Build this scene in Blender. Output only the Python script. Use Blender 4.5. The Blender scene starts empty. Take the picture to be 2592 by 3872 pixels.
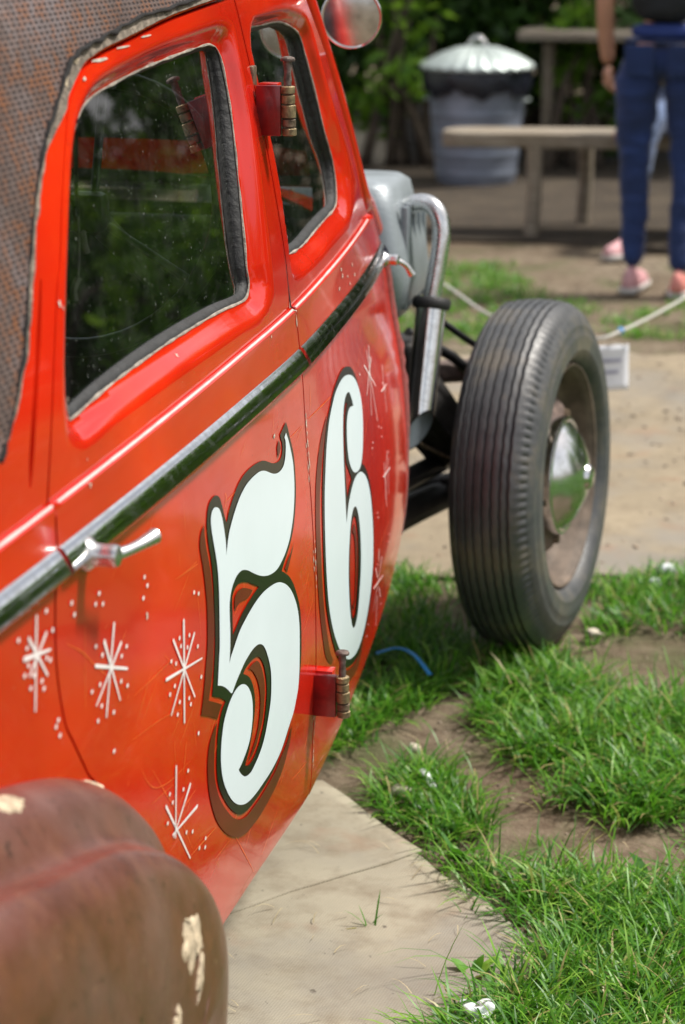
import bpy, bmesh, math, random
import numpy as np
from mathutils import Vector, Matrix, noise
from mathutils.geometry import delaunay_2d_cdt

random.seed(7); rng = np.random.default_rng(7)
scene = bpy.context.scene
COL = scene.collection
R = math.radians

# ------------------------------------------------------------------ camera
# car axis = +Y (forward), +X = outwards from the car's right hand side
cam_d = bpy.data.cameras.new('camera'); cam = bpy.data.objects.new('camera', cam_d); COL.objects.link(cam)
cam.location = (0, 0, 1.49); cam.rotation_euler = (R(90-15.6), 0, R(14.0))
cam_d.sensor_fit = 'VERTICAL'; cam_d.sensor_height = 23.6; cam_d.sensor_width = 15.8; cam_d.lens = 50
cam_d.clip_start = 0.05; cam_d.clip_end = 400
cam_d.dof.use_dof = True; cam_d.dof.focus_distance = 2.84; cam_d.dof.aperture_fstop = 3.1
cam_d.dof.aperture_blades = 7
scene.camera = cam

# ------------------------------------------------------------------ sky, sun, exposure
SUN_EL, SUN_AZ = 58, 62          # azimuth measured clockwise from +Y
world = bpy.data.worlds.new('World'); scene.world = world; world.use_nodes = True
wn = world.node_tree; wn.nodes.clear()
wo = wn.nodes.new('ShaderNodeOutputWorld'); wb = wn.nodes.new('ShaderNodeBackground'); ws = wn.nodes.new('ShaderNodeTexSky')
ws.sky_type = 'NISHITA'; ws.sun_disc = False; ws.sun_elevation = R(SUN_EL); ws.sun_rotation = R(SUN_AZ)
ws.air_density = 1.0; ws.dust_density = 6.0; ws.ozone_density = 1.0
wb.inputs['Strength'].default_value = 0.082
# broken bright cloud over the whole dome
wc = wn.nodes.new('ShaderNodeTexCoord'); wz = wn.nodes.new('ShaderNodeTexNoise'); wr = wn.nodes.new('ShaderNodeValToRGB'); wm = wn.nodes.new('ShaderNodeMix')
wz.inputs['Scale'].default_value = 3.2; wz.inputs['Detail'].default_value = 5; wr.color_ramp.elements[0].position = .35; wr.color_ramp.elements[0].color = (.10, .10, .10, 1)
wr.color_ramp.elements[1].position = .62; wr.color_ramp.elements[1].color = (.75, .75, .75, 1); wm.data_type = 'RGBA'; wm.inputs[7].default_value = (13.4, 13.5, 13.8, 1)
wn.links.new(wc.outputs['Generated'], wz.inputs['Vector']); wn.links.new(wz.outputs['Fac'], wr.inputs['Fac']); wn.links.new(wr.outputs['Color'], wm.inputs[0])
wn.links.new(ws.outputs[0], wm.inputs[6]); wn.links.new(wm.outputs[2], wb.inputs[0]); wn.links.new(wb.outputs[0], wo.inputs[0])
sd = bpy.data.lights.new('sun', 'SUN'); sun = bpy.data.objects.new('sun', sd); COL.objects.link(sun)
sd.energy = 4.6; sd.angle = R(8); sd.color = (1.0, .95, .87)
_d = Vector((math.sin(R(SUN_AZ))*math.cos(R(SUN_EL)), math.cos(R(SUN_AZ))*math.cos(R(SUN_EL)), math.sin(R(SUN_EL))))
sun.rotation_euler = _d.to_track_quat('Z', 'Y').to_euler(); sun.location = _d*30
vs = scene.view_settings; vs.view_transform = 'Standard'; vs.look = 'None'; vs.gamma = 1.0; vs.use_curve_mapping = False
vs.exposure = 0.22
scene.render.engine = 'CYCLES'
try:
    scene.cycles.use_denoising = True; scene.cycles.denoiser = 'OPENIMAGEDENOISE'
    scene.cycles.max_bounces = 8; scene.cycles.transparent_max_bounces = 12; scene.cycles.glossy_bounces = 5
    scene.cycles.caustics_reflective = False; scene.cycles.caustics_refractive = False
    scene.cycles.sample_clamp_indirect = 6.0
except Exception: pass

# ------------------------------------------------------------------ object helpers
def tag(o, label=None, cat=None, group=None, kind=None):
    for k, v in (('label', label), ('category', cat), ('group', group), ('kind', kind)):
        if v: o[k] = v
    return o
def empty(name, loc, parent=None):
    o = bpy.data.objects.new(name, None); o.location = loc; o.empty_display_size = .1; COL.objects.link(o)
    if parent: adopt(o, parent)
    return o
def worldpos(o):
    v = Vector((0, 0, 0))
    while o is not None:
        v += o.location if o.parent is None else (o.location + o.matrix_parent_inverse.translation)
        o = o.parent
    return v
def adopt(o, parent):
    o.parent = parent
    o.matrix_parent_inverse = Matrix.Translation(-worldpos(parent))
def obj(name, me, mats=None, parent=None, smooth=True):
    if isinstance(me, bmesh.types.BMesh):
        m = bpy.data.meshes.new(name); me.to_mesh(m); me.free(); me = m
    o = bpy.data.objects.new(name, me); COL.objects.link(o)
    if mats is not None:
        for m in (mats if isinstance(mats, (list, tuple)) else [mats]): me.materials.append(m)
    if smooth and len(me.polygons): me.polygons.foreach_set('use_smooth', [True]*len(me.polygons))
    if parent is not None: adopt(o, parent)
    return o
def pmesh(name, verts, faces):
    me = bpy.data.meshes.new(name)
    me.from_pydata([tuple(map(float, v)) for v in verts], [], [tuple(int(i) for i in f) for f in faces]); me.update()
    return me
def npmesh(name, verts, faces):                    # fast path for thousands of equal-sized faces
    me = bpy.data.meshes.new(name); verts = np.asarray(verts, np.float32); faces = np.asarray(faces, np.int32)
    n, k = faces.shape
    me.vertices.add(len(verts)); me.vertices.foreach_set('co', verts.ravel())
    me.loops.add(n*k); me.loops.foreach_set('vertex_index', faces.ravel())
    me.polygons.add(n); me.polygons.foreach_set('loop_start', np.arange(0, n*k, k, dtype=np.int32))
    me.update(calc_edges=True); me.validate()
    return me
def autosharp(o, deg=35):
    me = o.data; bm = bmesh.new(); bm.from_mesh(me)
    for e in bm.edges:
        if len(e.link_faces) == 2 and e.calc_face_angle(0) > R(deg): e.smooth = False
    bm.to_mesh(me); bm.free(); return o
def bm_box(bm, c, s, rot=None, bevel=0.0, seg=2):
    r = bmesh.ops.create_cube(bm, size=1.0); vs_ = r['verts']
    M = Matrix.Translation(Vector(c)) @ (rot.to_4x4() if rot is not None else Matrix()) @ Matrix.Diagonal((*s, 1))
    bmesh.ops.transform(bm, matrix=M, verts=vs_)
    if bevel > 0:
        es = list({e for v in vs_ for e in v.link_edges})
        bmesh.ops.bevel(bm, geom=es, offset=bevel, segments=seg, affect='EDGES', profile=.5)
    return bm
def box(name, c, s, mat, parent=None, rot=None, bevel=0.004, seg=2):
    bm = bmesh.new(); bm_box(bm, c, s, rot, bevel, seg)
    o = obj(name, bm, mat, parent); return autosharp(o, 40)
def catmull(pts, n=6, closed=False):
    P = [np.array(p, float) for p in pts]; out = []; N = len(P)
    rngi = range(N) if closed else range(N-1)
    for i in rngi:
        p0 = P[(i-1) % N] if closed or i > 0 else 2*P[0]-P[1]
        p1 = P[i]; p2 = P[(i+1) % N]
        p3 = P[(i+2) % N] if closed or i+2 < N else 2*P[-1]-P[-2]
        for k in range(n):
            t = k/n
            out.append(.5*((2*p1)+(-p0+p2)*t+(2*p0-5*p1+4*p2-p3)*t*t+(-p0+3*p1-3*p2+p3)*t**3))
    if not closed: out.append(P[-1])
    return np.array(out)
def tube_vf(path, rad, seg=12, cap=True, closed=False):
    P = np.asarray(path, float); n = len(P); rad = np.broadcast_to(np.asarray(rad, float), (n,))
    T = np.gradient(P, axis=0)
    if closed: T = np.roll(P, -1, 0)-np.roll(P, 1, 0)
    T /= np.linalg.norm(T, axis=1)[:, None]+1e-12
    up = np.array([0, 0, 1.]) if abs(T[0][2]) < .9 else np.array([1., 0, 0])
    N = np.cross(T[0], up); N /= np.linalg.norm(N); V = []
    for i in range(n):
        N = N-T[i]*np.dot(N, T[i]); N /= np.linalg.norm(N); B = np.cross(T[i], N)
        for k in range(seg):
            a = 2*math.pi*k/seg; V.append(P[i]+rad[i]*(math.cos(a)*N+math.sin(a)*B))
    F = []
    for i in range(n if closed else n-1):
        for k in range(seg):
            a = i*seg+k; b = i*seg+(k+1) % seg; c = ((i+1) % n)*seg+(k+1) % seg; d = ((i+1) % n)*seg+k
            F.append((a, b, c, d))
    if cap and not closed:
        F.append(tuple(range(seg-1, -1, -1))); F.append(tuple((n-1)*seg+k for k in range(seg)))
    return V, F
def tube(name, path, rad, mat, parent=None, seg=12, cap=True, closed=False):
    V, F = tube_vf(path, rad, seg, cap, closed)
    o = obj(name, pmesh(name, V, F), mat, parent); return autosharp(o, 50)
def lathe_vf(prof, seg=48, M=None, a0=0, a1=2*math.pi, mod=None):   # profile (axial, radius) about local X
    V = []; n = len(prof); full = abs(a1-a0-2*math.pi) < 1e-6
    ns = seg if full else seg+1
    for s in range(ns):
        a = a0+(a1-a0)*s/seg
        for j, (x, r) in enumerate(prof):
            if mod: x, r = mod(j, s, x, r)
            v = Vector((x, r*math.sin(a), r*math.cos(a))); V.append(M @ v if M else v)
    F = []
    for s in range(seg):
        s2 = (s+1) % ns
        for j in range(n-1): F.append((s*n+j, s*n+j+1, s2*n+j+1, s2*n+j))
    return V, F
def lathe(name, prof, mat, parent=None, seg=48, M=None, sharp=35, mod=None):
    V, F = lathe_vf(prof, seg, M, mod=mod); me = pmesh(name, V, F)
    bm = bmesh.new(); bm.from_mesh(me); bmesh.ops.remove_doubles(bm, verts=bm.verts, dist=1e-6)
    bmesh.ops.recalc_face_normals(bm, faces=bm.faces); bm.to_mesh(me); bm.free()
    o = obj(name, me, mat, parent); return autosharp(o, sharp)
def join_vf(parts):
    V = []; F = []
    for v, f in parts:
        k = len(V); V += [tuple(x) for x in v]; F += [tuple(i+k for i in q) for q in f]
    return V, F

# ------------------------------------------------------------------ materials
class NT:
    def __init__(s, name):
        s.m = bpy.data.materials.new(name); s.m.use_nodes = True; s.t = s.m.node_tree
        s.b = s.t.nodes['Principled BSDF']; s.out = s.t.nodes['Material Output']; s._c = None
    def n(s, typ, **kw):
        x = s.t.nodes.new(typ)
        for k, v in kw.items(): setattr(x, k, v)
        return x
    def l(s, a, b): s.t.links.new(a, b)
    def set(s, **kw):
        for k, v in kw.items():
            k = k.replace('_', ' ')
            for q in s.b.inputs:
                if q.name.lower() == k.lower():
                    if hasattr(v, 'links'): s.l(v, q)
                    else: q.default_value = (*v, 1) if isinstance(v, tuple) and len(v) == 3 else v
        return s
    def co(s):
        if s._c is None: s._c = s.n('ShaderNodeTexCoord').outputs['Object']
        return s._c
    def noise(s, scale, detail=4, rough=.55, vec=None, dist=0.0):
        x = s.n('ShaderNodeTexNoise'); x.inputs['Scale'].default_value = scale; x.inputs['Detail'].default_value = detail
        x.inputs['Roughness'].default_value = rough; x.inputs['Distortion'].default_value = dist
        s.l(vec or s.co(), x.inputs['Vector']); return x.outputs['Fac']
    def ramp(s, fac, stops, interp='LINEAR'):
        x = s.n('ShaderNodeValToRGB'); x.color_ramp.interpolation = interp; e = x.color_ramp.elements
        while len(e) > len(stops): e.remove(e[-1])
        while len(e) < len(stops): e.new(.5)
        for q, (p, c) in zip(e, stops):
            q.position = p; q.color = (*c, 1) if isinstance(c, tuple) else (c, c, c, 1)
        s.l(fac, x.inputs['Fac']); return x.outputs['Color']
    def mix(s, fac, a, b, mode='MIX'):
        x = s.n('ShaderNodeMix', data_type='RGBA', blend_type=mode)
        for q, v in ((x.inputs[0], fac), (x.inputs[6], a), (x.inputs[7], b)):
            if hasattr(v, 'links'): s.l(v, q)
            else: q.default_value = (*v, 1) if isinstance(v, tuple) else v
        return x.outputs[2]
    def math(s, op, a, b=0.0, c=0.0):
        x = s.n('ShaderNodeMath', operation=op)
        for q, v in zip(x.inputs, (a, b, c)):
            if hasattr(v, 'links'): s.l(v, q)
            else: q.default_value = v
        return x.outputs[0]
    def bump(s, h, strength=.3, dist=.01):
        x = s.n('ShaderNodeBump'); x.inputs['Strength'].default_value = strength; x.inputs['Distance'].default_value = dist
        s.l(h, x.inputs['Height']); s.l(x.outputs[0], s.b.inputs['Normal']); return s
    def scaled(s, sx, sy, sz):
        x = s.n('ShaderNodeMapping'); x.inputs['Scale'].default_value = (sx, sy, sz); s.l(s.co(), x.inputs['Vector']); return x.outputs[0]
def simple(name, col, rough=.6, metal=0.0, var=.25, scale=12, bump=0.0, bscale=None, **kw):
    m = NT(name); n1 = m.noise(scale, 5)
    c = m.ramp(n1, [(.3, tuple(v*(1-var) for v in col)), (.7, tuple(min(1, v*(1+var)) for v in col))])
    m.set(Base_Color=c, Roughness=rough, Metallic=metal, **kw)
    if bump: m.bump(m.noise(bscale or scale*6, 5), bump, .01)
    return m.m

def mk_paint():
    m = NT('red_paint')
    a = m.noise(3.0, 4); b = m.noise(40, 6, .65); d = m.noise(260, 3)
    c = m.ramp(a, [(.3, (.56, .0125, .0035)), (.55, (.68, .0200, .0042)), (.75, (.74, .0330, .0050))])
    # small stone chips through to pale primer, and grime
    chip = m.ramp(m.noise(120, 2, .5), [(.795, 0.0), (.81, .8)])
    c = m.mix(chip, c, (.50, .30, .22))
    c = m.mix(m.ramp(b, [(.58, 0.0), (.85, .22)]), c, (.34, .018, .006))
    c = m.mix(m.ramp(m.noise(1.7, 3), [(.42, .55), (.58, 0.0)]), c, (.40, .0095, .0045))
    c = m.mix(m.ramp(m.noise(170, 2), [(.71, 0.0), (.75, .55)]), c, (.20, .012, .008))
    streak = m.noise(8, 6, .7, m.scaled(1, .6, 9))
    m.set(Base_Color=c, Roughness=m.ramp(m.math('ADD', m.math('MULTIPLY', b, .4), m.math('MULTIPLY', streak, .6)), [(.35, .09), (.7, .24)]), Specular_IOR_Level=.4, Coat_Weight=.42, Coat_Roughness=.03, Coat_IOR=1.6)
    m.bump(m.math('ADD', m.noise(5, 2), m.math('MULTIPLY', d, .004)), .08, .012)
    return m.m
def mk_chrome(name='chrome', rough=.07, pit=.25):
    m = NT(name); b = m.noise(60, 5, .7)
    m.set(Base_Color=m.ramp(b, [(.4, (.74, .75, .76)), (.8, (.52, .51, .49))]), Metallic=1.0, Roughness=m.ramp(b, [(.4, rough), (.85, rough+pit)]))
    m.bump(m.noise(9, 2), .06, .01); return m.m
def mk_rust(name='rust'):
    m = NT(name); a = m.noise(9, 7, .68); b = m.noise(60, 6, .72); g = m.noise(3.6, 4); k = m.noise(24, 6, .7)
    c = m.ramp(a, [(.30, (.070, .020, .012)), (.45, (.105, .031, .019)), (.58, (.130, .044, .031)), (.72, (.160, .068, .054))])
    c = m.mix(m.ramp(k, [(.50, 0.0), (.68, .5)]), c, (.165, .055, .018))
    c = m.mix(m.ramp(g, [(.45, 0.0), (.65, .40)]), c, (.20, .125, .12))
    c = m.mix(m.ramp(b, [(.58, 0.0), (.68, .8)]), c, (.030, .010, .007))
    c = m.mix(m.ramp(m.noise(90, 2), [(.72, 0.0), (.76, .6)]), c, (.28, .16, .10))
    m.set(Base_Color=c, Roughness=m.ramp(k, [(.3, .30), (.7, .48)]), Metallic=.05, Specular_IOR_Level=.8, Coat_Weight=.38, Coat_Roughness=.22)
    m.bump(m.math('ADD', b, m.math('MULTIPLY', m.noise(260, 3), .5)), .20, .004); return m.m
def mk_roof():
    # coarse open weave covering, rust stained: staggered pits in (y, z) of the car side
    m = NT('roof_fabric'); sp = m.n('ShaderNodeSeparateXYZ'); m.l(m.co(), sp.inputs[0])
    y = m.math('DIVIDE', m.math('ADD', sp.outputs['Y'], m.math('MULTIPLY', sp.outputs['Z'], .5)), .0150); z = m.math('DIVIDE', sp.outputs['Z'], .0054)
    row = m.math('FLOOR', z); y2 = m.math('ADD', y, m.math('MULTIPLY', m.math('MODULO', m.math('ABSOLUTE', row), 2.0), .12))
    fy = m.math('SUBTRACT', m.math('FRACT', y2), .5); fz = m.math('SUBTRACT', m.math('FRACT', z), .5)
    d = m.math('SQRT', m.math('ADD', m.math('MULTIPLY', fy, fy), m.math('MULTIPLY', fz, fz)))
    wob = m.math('ADD', d, m.math('MULTIPLY', m.math('SUBTRACT', m.noise(300, 2), .5), .25))
    hole = m.ramp(wob, [(.25, 1.0), (.37, 0.0)])
    a = m.noise(6, 5, .6); b = m.noise(38, 5, .7)
    c = m.ramp(a, [(.3, (.060, .038, .032)), (.5, (.105, .074, .066)), (.68, (.155, .130, .135))])
    c = m.mix(m.ramp(b, [(.47, 0.0), (.64, .9)]), c, (.19, .068, .022))
    c = m.mix(m.ramp(m.noise(16, 4), [(.6, 0.0), (.75, .5)]), c, (.24, .22, .23))
    c = m.mix(hole, c, (.020, .011, .012))
    m.set(Base_Color=c, Roughness=.62, Specular_IOR_Level=.4)
    m.bump(m.math('SUBTRACT', 1.0, hole), .55, .0025); return m.m
def mk_glass():
    m = NT('window_glass'); t = m.t; t.nodes.remove(m.b)
    f = m.n('ShaderNodeFresnel'); f.inputs['IOR'].default_value = 1.52
    tr = m.n('ShaderNodeBsdfTransparent'); tr.inputs[0].default_value = (.80, .86, .84, 1)
    gl = m.n('ShaderNodeBsdfGlossy'); gl.inputs['Roughness'].default_value = .015
    df = m.n('ShaderNodeBsdfDiffuse'); df.inputs[0].default_value = (.40, .43, .40, 1)
    dust = m.math('ADD', m.ramp(m.noise(230, 2, .5), [(.70, 0.0), (.78, .50)]), m.ramp(m.noise(26, 6, .7), [(.45, .004), (.8, .035)]))
    s1 = m.n('ShaderNodeMixShader'); s2 = m.n('ShaderNodeMixShader')
    fr = m.math('MINIMUM', m.math('MULTIPLY', f.outputs[0], 1.9), 1.0)
    m.l(fr, s1.inputs[0]); m.l(tr.outputs[0], s1.inputs[1]); m.l(gl.outputs[0], s1.inputs[2])
    m.l(dust, s2.inputs[0]); m.l(s1.outputs[0], s2.inputs[1]); m.l(df.outputs[0], s2.inputs[2])
    m.l(s2.outputs[0], m.out.inputs[0]); return m.m
def mk_leaf(name, c0, c1, tr=.45):
    m = NT(name); t = m.t; g = m.n('ShaderNodeNewGeometry')
    r = m.n('ShaderNodeObjectInfo')
    c = m.ramp(g.outputs['Random Per Island'], [(0.0, c0), (1.0, c1)])
    m.set(Base_Color=c, Roughness=.45, Specular_IOR_Level=.4)
    tl = m.n('ShaderNodeBsdfTranslucent'); mx = m.n('ShaderNodeMixShader'); mx.inputs[0].default_value = tr
    c2 = m.mix(.35, c, (.30, .42, .03)); m.l(c2, tl.inputs[0])
    m.l(m.b.outputs[0], mx.inputs[1]); m.l(tl.outputs[0], mx.inputs[2]); m.l(mx.outputs[0], m.out.inputs[0]); return m.m
def mk_grass():
    m = NT('grass_blade'); g = m.n('ShaderNodeNewGeometry'); isl = g.outputs['Random Per Island']
    c = m.ramp(isl, [(0.0, (.030, .125, .010)), (.35, (.065, .22, .014)), (.7, (.135, .34, .022)), (.93, (.24, .43, .05)), (.955, (.42, .36, .15))])
    m.set(Base_Color=c, Roughness=.42, Specular_IOR_Level=.45)
    tl = m.n('ShaderNodeBsdfTranslucent'); mx = m.n('ShaderNodeMixShader'); mx.inputs[0].default_value = .38
    m.l(m.mix(.4, c, (.13, .40, .02)), tl.inputs[0])
    m.l(m.b.outputs[0], mx.inputs[1]); m.l(tl.outputs[0], mx.inputs[2]); m.l(mx.outputs[0], m.out.inputs[0]); return m.m
def mk_soil():
    m = NT('soil'); a = m.noise(1.3, 6, .6); b = m.noise(22, 6, .7); d = m.noise(110, 4)
    c = m.ramp(a, [(.3, (.115, .085, .058)), (.5, (.19, .15, .105)), (.7, (.28, .235, .175))])
    c = m.mix(m.ramp(b, [(.35, .75), (.6, 0.0)]), c, (.075, .050, .032))
    c = m.mix(m.ramp(d, [(.64, 0.0), (.74, .7)]), c, (.36, .31, .24))
    c = m.mix(m.ramp(m.noise(3.1, 5, .6), [(.52, 0.0), (.66, .55)]), c, (.060, .085, .025))
    m.set(Base_Color=c, Roughness=.95, Specular_IOR_Level=.2); m.bump(m.math('ADD', b, m.math('MULTIPLY', d, .5)), .55, .02); return m.m
def mk_mat(name, tint):
    m = NT(name); sp = m.n('ShaderNodeSeparateXYZ'); m.l(m.co(), sp.inputs[0])
    def wave(s_): return m.math('SINE', m.math('MULTIPLY', s_, 2*math.pi/.0062))
    u = m.math('ADD', m.math('MULTIPLY', sp.outputs['X'], .78), m.math('MULTIPLY', sp.outputs['Y'], .62))
    v = m.math('SUBTRACT', m.math('MULTIPLY', sp.outputs['X'], .62), m.math('MULTIPLY', sp.outputs['Y'], .78))
    w = m.math('MULTIPLY', wave(u), wave(v))
    a = m.noise(2.6, 5, .6); b = m.noise(14, 6, .65); d = m.noise(75, 5, .7)
    c = m.ramp(a, [(.3, tuple(v_*.78 for v_ in tint)), (.6, tint), (.75, tuple(v_*1.12 for v_ in tint))])
    c = m.mix(m.ramp(b, [(.46, 0.0), (.70, .70)]), c, (.19, .15, .10))
    c = m.mix(m.ramp(m.noise(1.4, 6, .65), [(.46, 0.0), (.62, .75)]), c, (.23, .215, .19))
    c = m.mix(m.ramp(m.noise(5.5, 4), [(.6, 0.0), (.72, .35)]), c, (.27, .12, .065))
    c = m.mix(m.ramp(d, [(.67, 0.0), (.73, .85)]), c, (.065, .055, .045))
    c = m.mix(m.ramp(m.noise(30, 3, .5), [(.70, 0.0), (.74, .8)]), c, (.09, .075, .06))
    c = m.mix(m.math('MULTIPLY', m.math('ADD', w, 1.0), .10), c, (.12, .10, .09))
    m.set(Base_Color=c, Roughness=.9, Specular_IOR_Level=.25)
    m.bump(m.math('ADD', m.math('MULTIPLY', w, .5), b), .25, .004); return m.m
def mk_tyre():
    m = NT('tyre_rubber'); a = m.noise(9, 6, .65); b = m.noise(70, 5, .7)
    c = m.ramp(a, [(.3, (.036, .039, .044)), (.50, (.066, .069, .073)), (.68, (.13, .115, .092))])
    c = m.mix(m.ramp(b, [(.55, 0.0), (.8, .4)]), c, (.13, .115, .09))
    m.set(Base_Color=c, Roughness=m.ramp(b, [(.3, .34), (.7, .6)]), Specular_IOR_Level=.55); m.bump(b, .25, .004); return m.m
def mk_wood():
    m = NT('weathered_wood'); v = m.scaled(2, 30, 30); a = m.noise(2.2, 6, .65, v, .6); b = m.noise(4, 4)
    c = m.ramp(a, [(.3, (.13, .10, .07)), (.5, (.26, .22, .17)), (.7, (.36, .32, .26))])
    c = m.mix(m.ramp(b, [(.5, 0.0), (.7, .5)]), c, (.17, .13, .08))
    m.set(Base_Color=c, Roughness=.85); m.bump(a, .5, .01); return m.m
def mk_galv():
    m = NT('galvanised_steel'); a = m.noise(5, 5, .6); b = m.noise(30, 5)
    c = m.ramp(a, [(.3, (.36, .42, .41)), (.7, (.55, .62, .61))]); c = m.mix(m.ramp(b, [(.5, 0.0), (.8, .4)]), c, (.16, .17, .16))
    m.set(Base_Color=c, Metallic=.55, Roughness=.5); return m.m
def mk_jeans(name, col):
    m = NT(name); a = m.noise(5, 5); v = m.scaled(1, 1, 7)
    f = m.noise(6, 4, .6, v)
    c = m.ramp(a, [(.3, tuple(x*.55 for x in col)), (.7, col)]); c = m.mix(m.ramp(f, [(.55, 0.0), (.75, .35)]), c, tuple(min(1, x*2.1+.01) for x in col))
    m.set(Base_Color=c, Roughness=.85, Sheen_Weight=.15); m.bump(f, .4, .02); return m.m
def mk_paper():
    m = NT('notice_paper'); sp = m.n('ShaderNodeSeparateXYZ'); m.l(m.co(), sp.inputs[0])
    m.set(Base_Color=m.ramp(m.noise(20, 3), [(.3, (.66, .67, .74)), (.7, (.76, .77, .82))]), Roughness=.8); return m.m

RED = mk_paint(); CHROME = mk_chrome(); DULLCHROME = mk_chrome('dull_chrome', .18, .3); RUST = mk_rust(); ROOFFAB = mk_roof(); GLASS = mk_glass()
RUBBER = simple('black_rubber', (.018, .018, .019), .55, var=.3, scale=60, bump=.2)
SEAL = simple('perished_seal', (.013, .014, .015), .65, var=.5, scale=45, bump=.3, bscale=120)
SEALWHITE = simple('old_sealant', (.30, .27, .23), .8, var=.45, scale=70, bump=.4)
BLACKEN = simple('black_enamel', (.012, .012, .013), .32, var=.4, scale=25, bump=.1)
INTERIOR = simple('interior_trim', (.016, .015, .015), .75, var=.4, scale=14, bump=.2)
WHITEPAINT = simple('white_signwriting', (.64, .735, .78), .3, var=.03, scale=7, Specular_IOR_Level=.3)
BLACKPAINT = simple('black_signwriting', (.007, .008, .007), .2, var=.3, scale=20, Specular_IOR_Level=.28)
SHADOWPAINT = simple('oxblood_signwriting', (.115, .010, .006), .22, var=.25, scale=9, Specular_IOR_Level=.28)
LIGHTRED = simple('bright_red_signwriting', (.62, .030, .012), .2, var=.08, scale=9, Specular_IOR_Level=.28)
STARWHITE = simple('pinkish_white_paint', (.78, .73, .73), .4, var=.12, scale=60)
SCRATCH = simple('scratch_orange', (.70, .15, .025), .5, var=.3, scale=50)
PRIMER = simple('chipped_primer', (.50, .44, .37), .8, var=.45, scale=120, bump=.4)
DARKRED = simple('dark_red_enamel', (.20, .006, .008), .25, var=.4, scale=45, Coat_Weight=.3)
RUSTYSTEEL = simple('rusty_hinge_steel', (.17, .125, .085), .45, metal=.55, var=.6, scale=110, bump=.35)
BRASSY = simple('worn_brassy_steel', (.26, .20, .11), .42, metal=.6, var=.55, scale=130, bump=.35)
NAILSTEEL = simple('nail_steel', (.15, .115, .10), .5, metal=.6, var=.5, scale=120, bump=.3)
ALLOY = simple('grey_cast_alloy', (.27, .305, .33), .42, metal=.35, var=.18, scale=10, bump=.12, bscale=120)
FLAKEWHITE = simple('flaking_white_paint', (.62, .62, .60), .7, var=.25, scale=80, bump=.5)
GREASY = simple('greasy_black_steel', (.018, .016, .015), .55, metal=.2, var=.7, scale=30, bump=.3)
TYRE = mk_tyre(); RIMPAINT = simple('dusty_rim_paint', (.135, .10, .075), .7, var=.45, scale=24, bump=.2)
DRUM = simple('rusty_drum', (.15, .105, .09), .7, var=.55, scale=40, bump=.3)
SOIL = mk_soil(); MAT1 = mk_mat('old_carpet', (.36, .325, .245)); MAT2 = mk_mat('old_carpet_far', (.31, .255, .175))
GRASS = mk_grass(); WOOD = mk_wood(); GALV = mk_galv()
BAG = simple('black_bin_bag', (.012, .014, .022), .3, var=.4, scale=12, bump=.6, bscale=20)
CREAM = simple('cream_filler_or_glint', (.56, .46, .32), .7, var=.35, scale=60, bump=.5)
GUTTER = simple('dirty_gutter', (.20, .165, .13), .85, var=.6, scale=60, bump=.7, bscale=170)
BITUMEN = simple('black_bitumen', (.008, .007, .007), .9, var=.4, scale=60, bump=.6)

# ------------------------------------------------------------------ ground, mats
def fbm(x, y, s=1.0): return noise.fractal(Vector((x*s, y*s, 3.7)), 1.0, 2.0, 4)
def build_ground():
    xs = np.unique(np.concatenate([np.linspace(-120, -8, 12), np.linspace(-8, 6, 113), np.linspace(6, 120, 12)]))
    ys = np.unique(np.concatenate([np.linspace(-60, 0, 8), np.linspace(0, 16, 129), np.linspace(16, 200, 14)]))
    V = []; nx = len(xs)
    for y in ys:
        for x in xs:
            h = -.012+.010*fbm(x, y, 1.3)+.006*fbm(x, y, 4.0) if (-9 < x < 7 and -.5 < y < 17) else -.012
            V.append((x, y, min(h, -.002)))
    F = [(j*nx+i, j*nx+i+1, (j+1)*nx+i+1, (j+1)*nx+i) for j in range(len(ys)-1) for i in range(nx-1)]
    return tag(obj('ground', npmesh('ground', V, F), SOIL), kind='structure')
build_ground()
def sheet(name, corners, z0, mat, n=46, wav=.004, ragged=.010, seed=1):
    a, b, c, d = [np.array(p, float) for p in corners]; V = []
    for j in range(n+1):
        for i in range(n+1):
            u, v = i/n, j/n; p = (a*(1-u)+b*u)*(1-v)+(d*(1-u)+c*u)*v
            if i in (0, n) or j in (0, n):
                p = p+ragged*np.array([noise.noise(Vector((p[0]*9, p[1]*9, seed))), noise.noise(Vector((p[0]*9, p[1]*9, seed+5)))])
            V.append((p[0], p[1], z0+wav*noise.noise(Vector((p[0]*2.3, p[1]*2.3, seed)))))
    m = (n+1)**2; V2 = V+[(x, y, z-.005) for x, y, z in V]
    F = []
    for j in range(n):
        for i in range(n):
            q = (j*(n+1)+i, j*(n+1)+i+1, (j+1)*(n+1)+i+1, (j+1)*(n+1)+i); F.append(q); F.append(tuple(m+k for k in q[::-1]))
    ring = [i for i in range(n+1)]+[j*(n+1)+n for j in range(1, n+1)]+[n*(n+1)+i for i in range(n-1, -1, -1)]+[j*(n+1) for j in range(n-1, 0, -1)]
    for k in range(len(ring)):
        p, q = ring[k], ring[(k+1) % len(ring)]; F.append((q, p, p+m, q+m))
    return obj(name, npmesh(name, V2, F), mat)
tag(sheet('carpet', [(-1.05, 3.60), (-.12, 2.585), (-1.35, 1.35), (-2.3, 2.45)], .005, MAT1, 60, .0012, seed=1), 'flat beige woven carpet lying beside the rusty mudguard and under the rear door', 'carpet')
tag(sheet('carpet', [(-.895, 3.440), (-.665, 3.193), (-1.25, 2.46), (-2.0, 3.1)], .0078, MAT1, 40, .0008, seed=4), 'overlapping beige carpet piece under the doors where the two doors meet', 'carpet')
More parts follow.
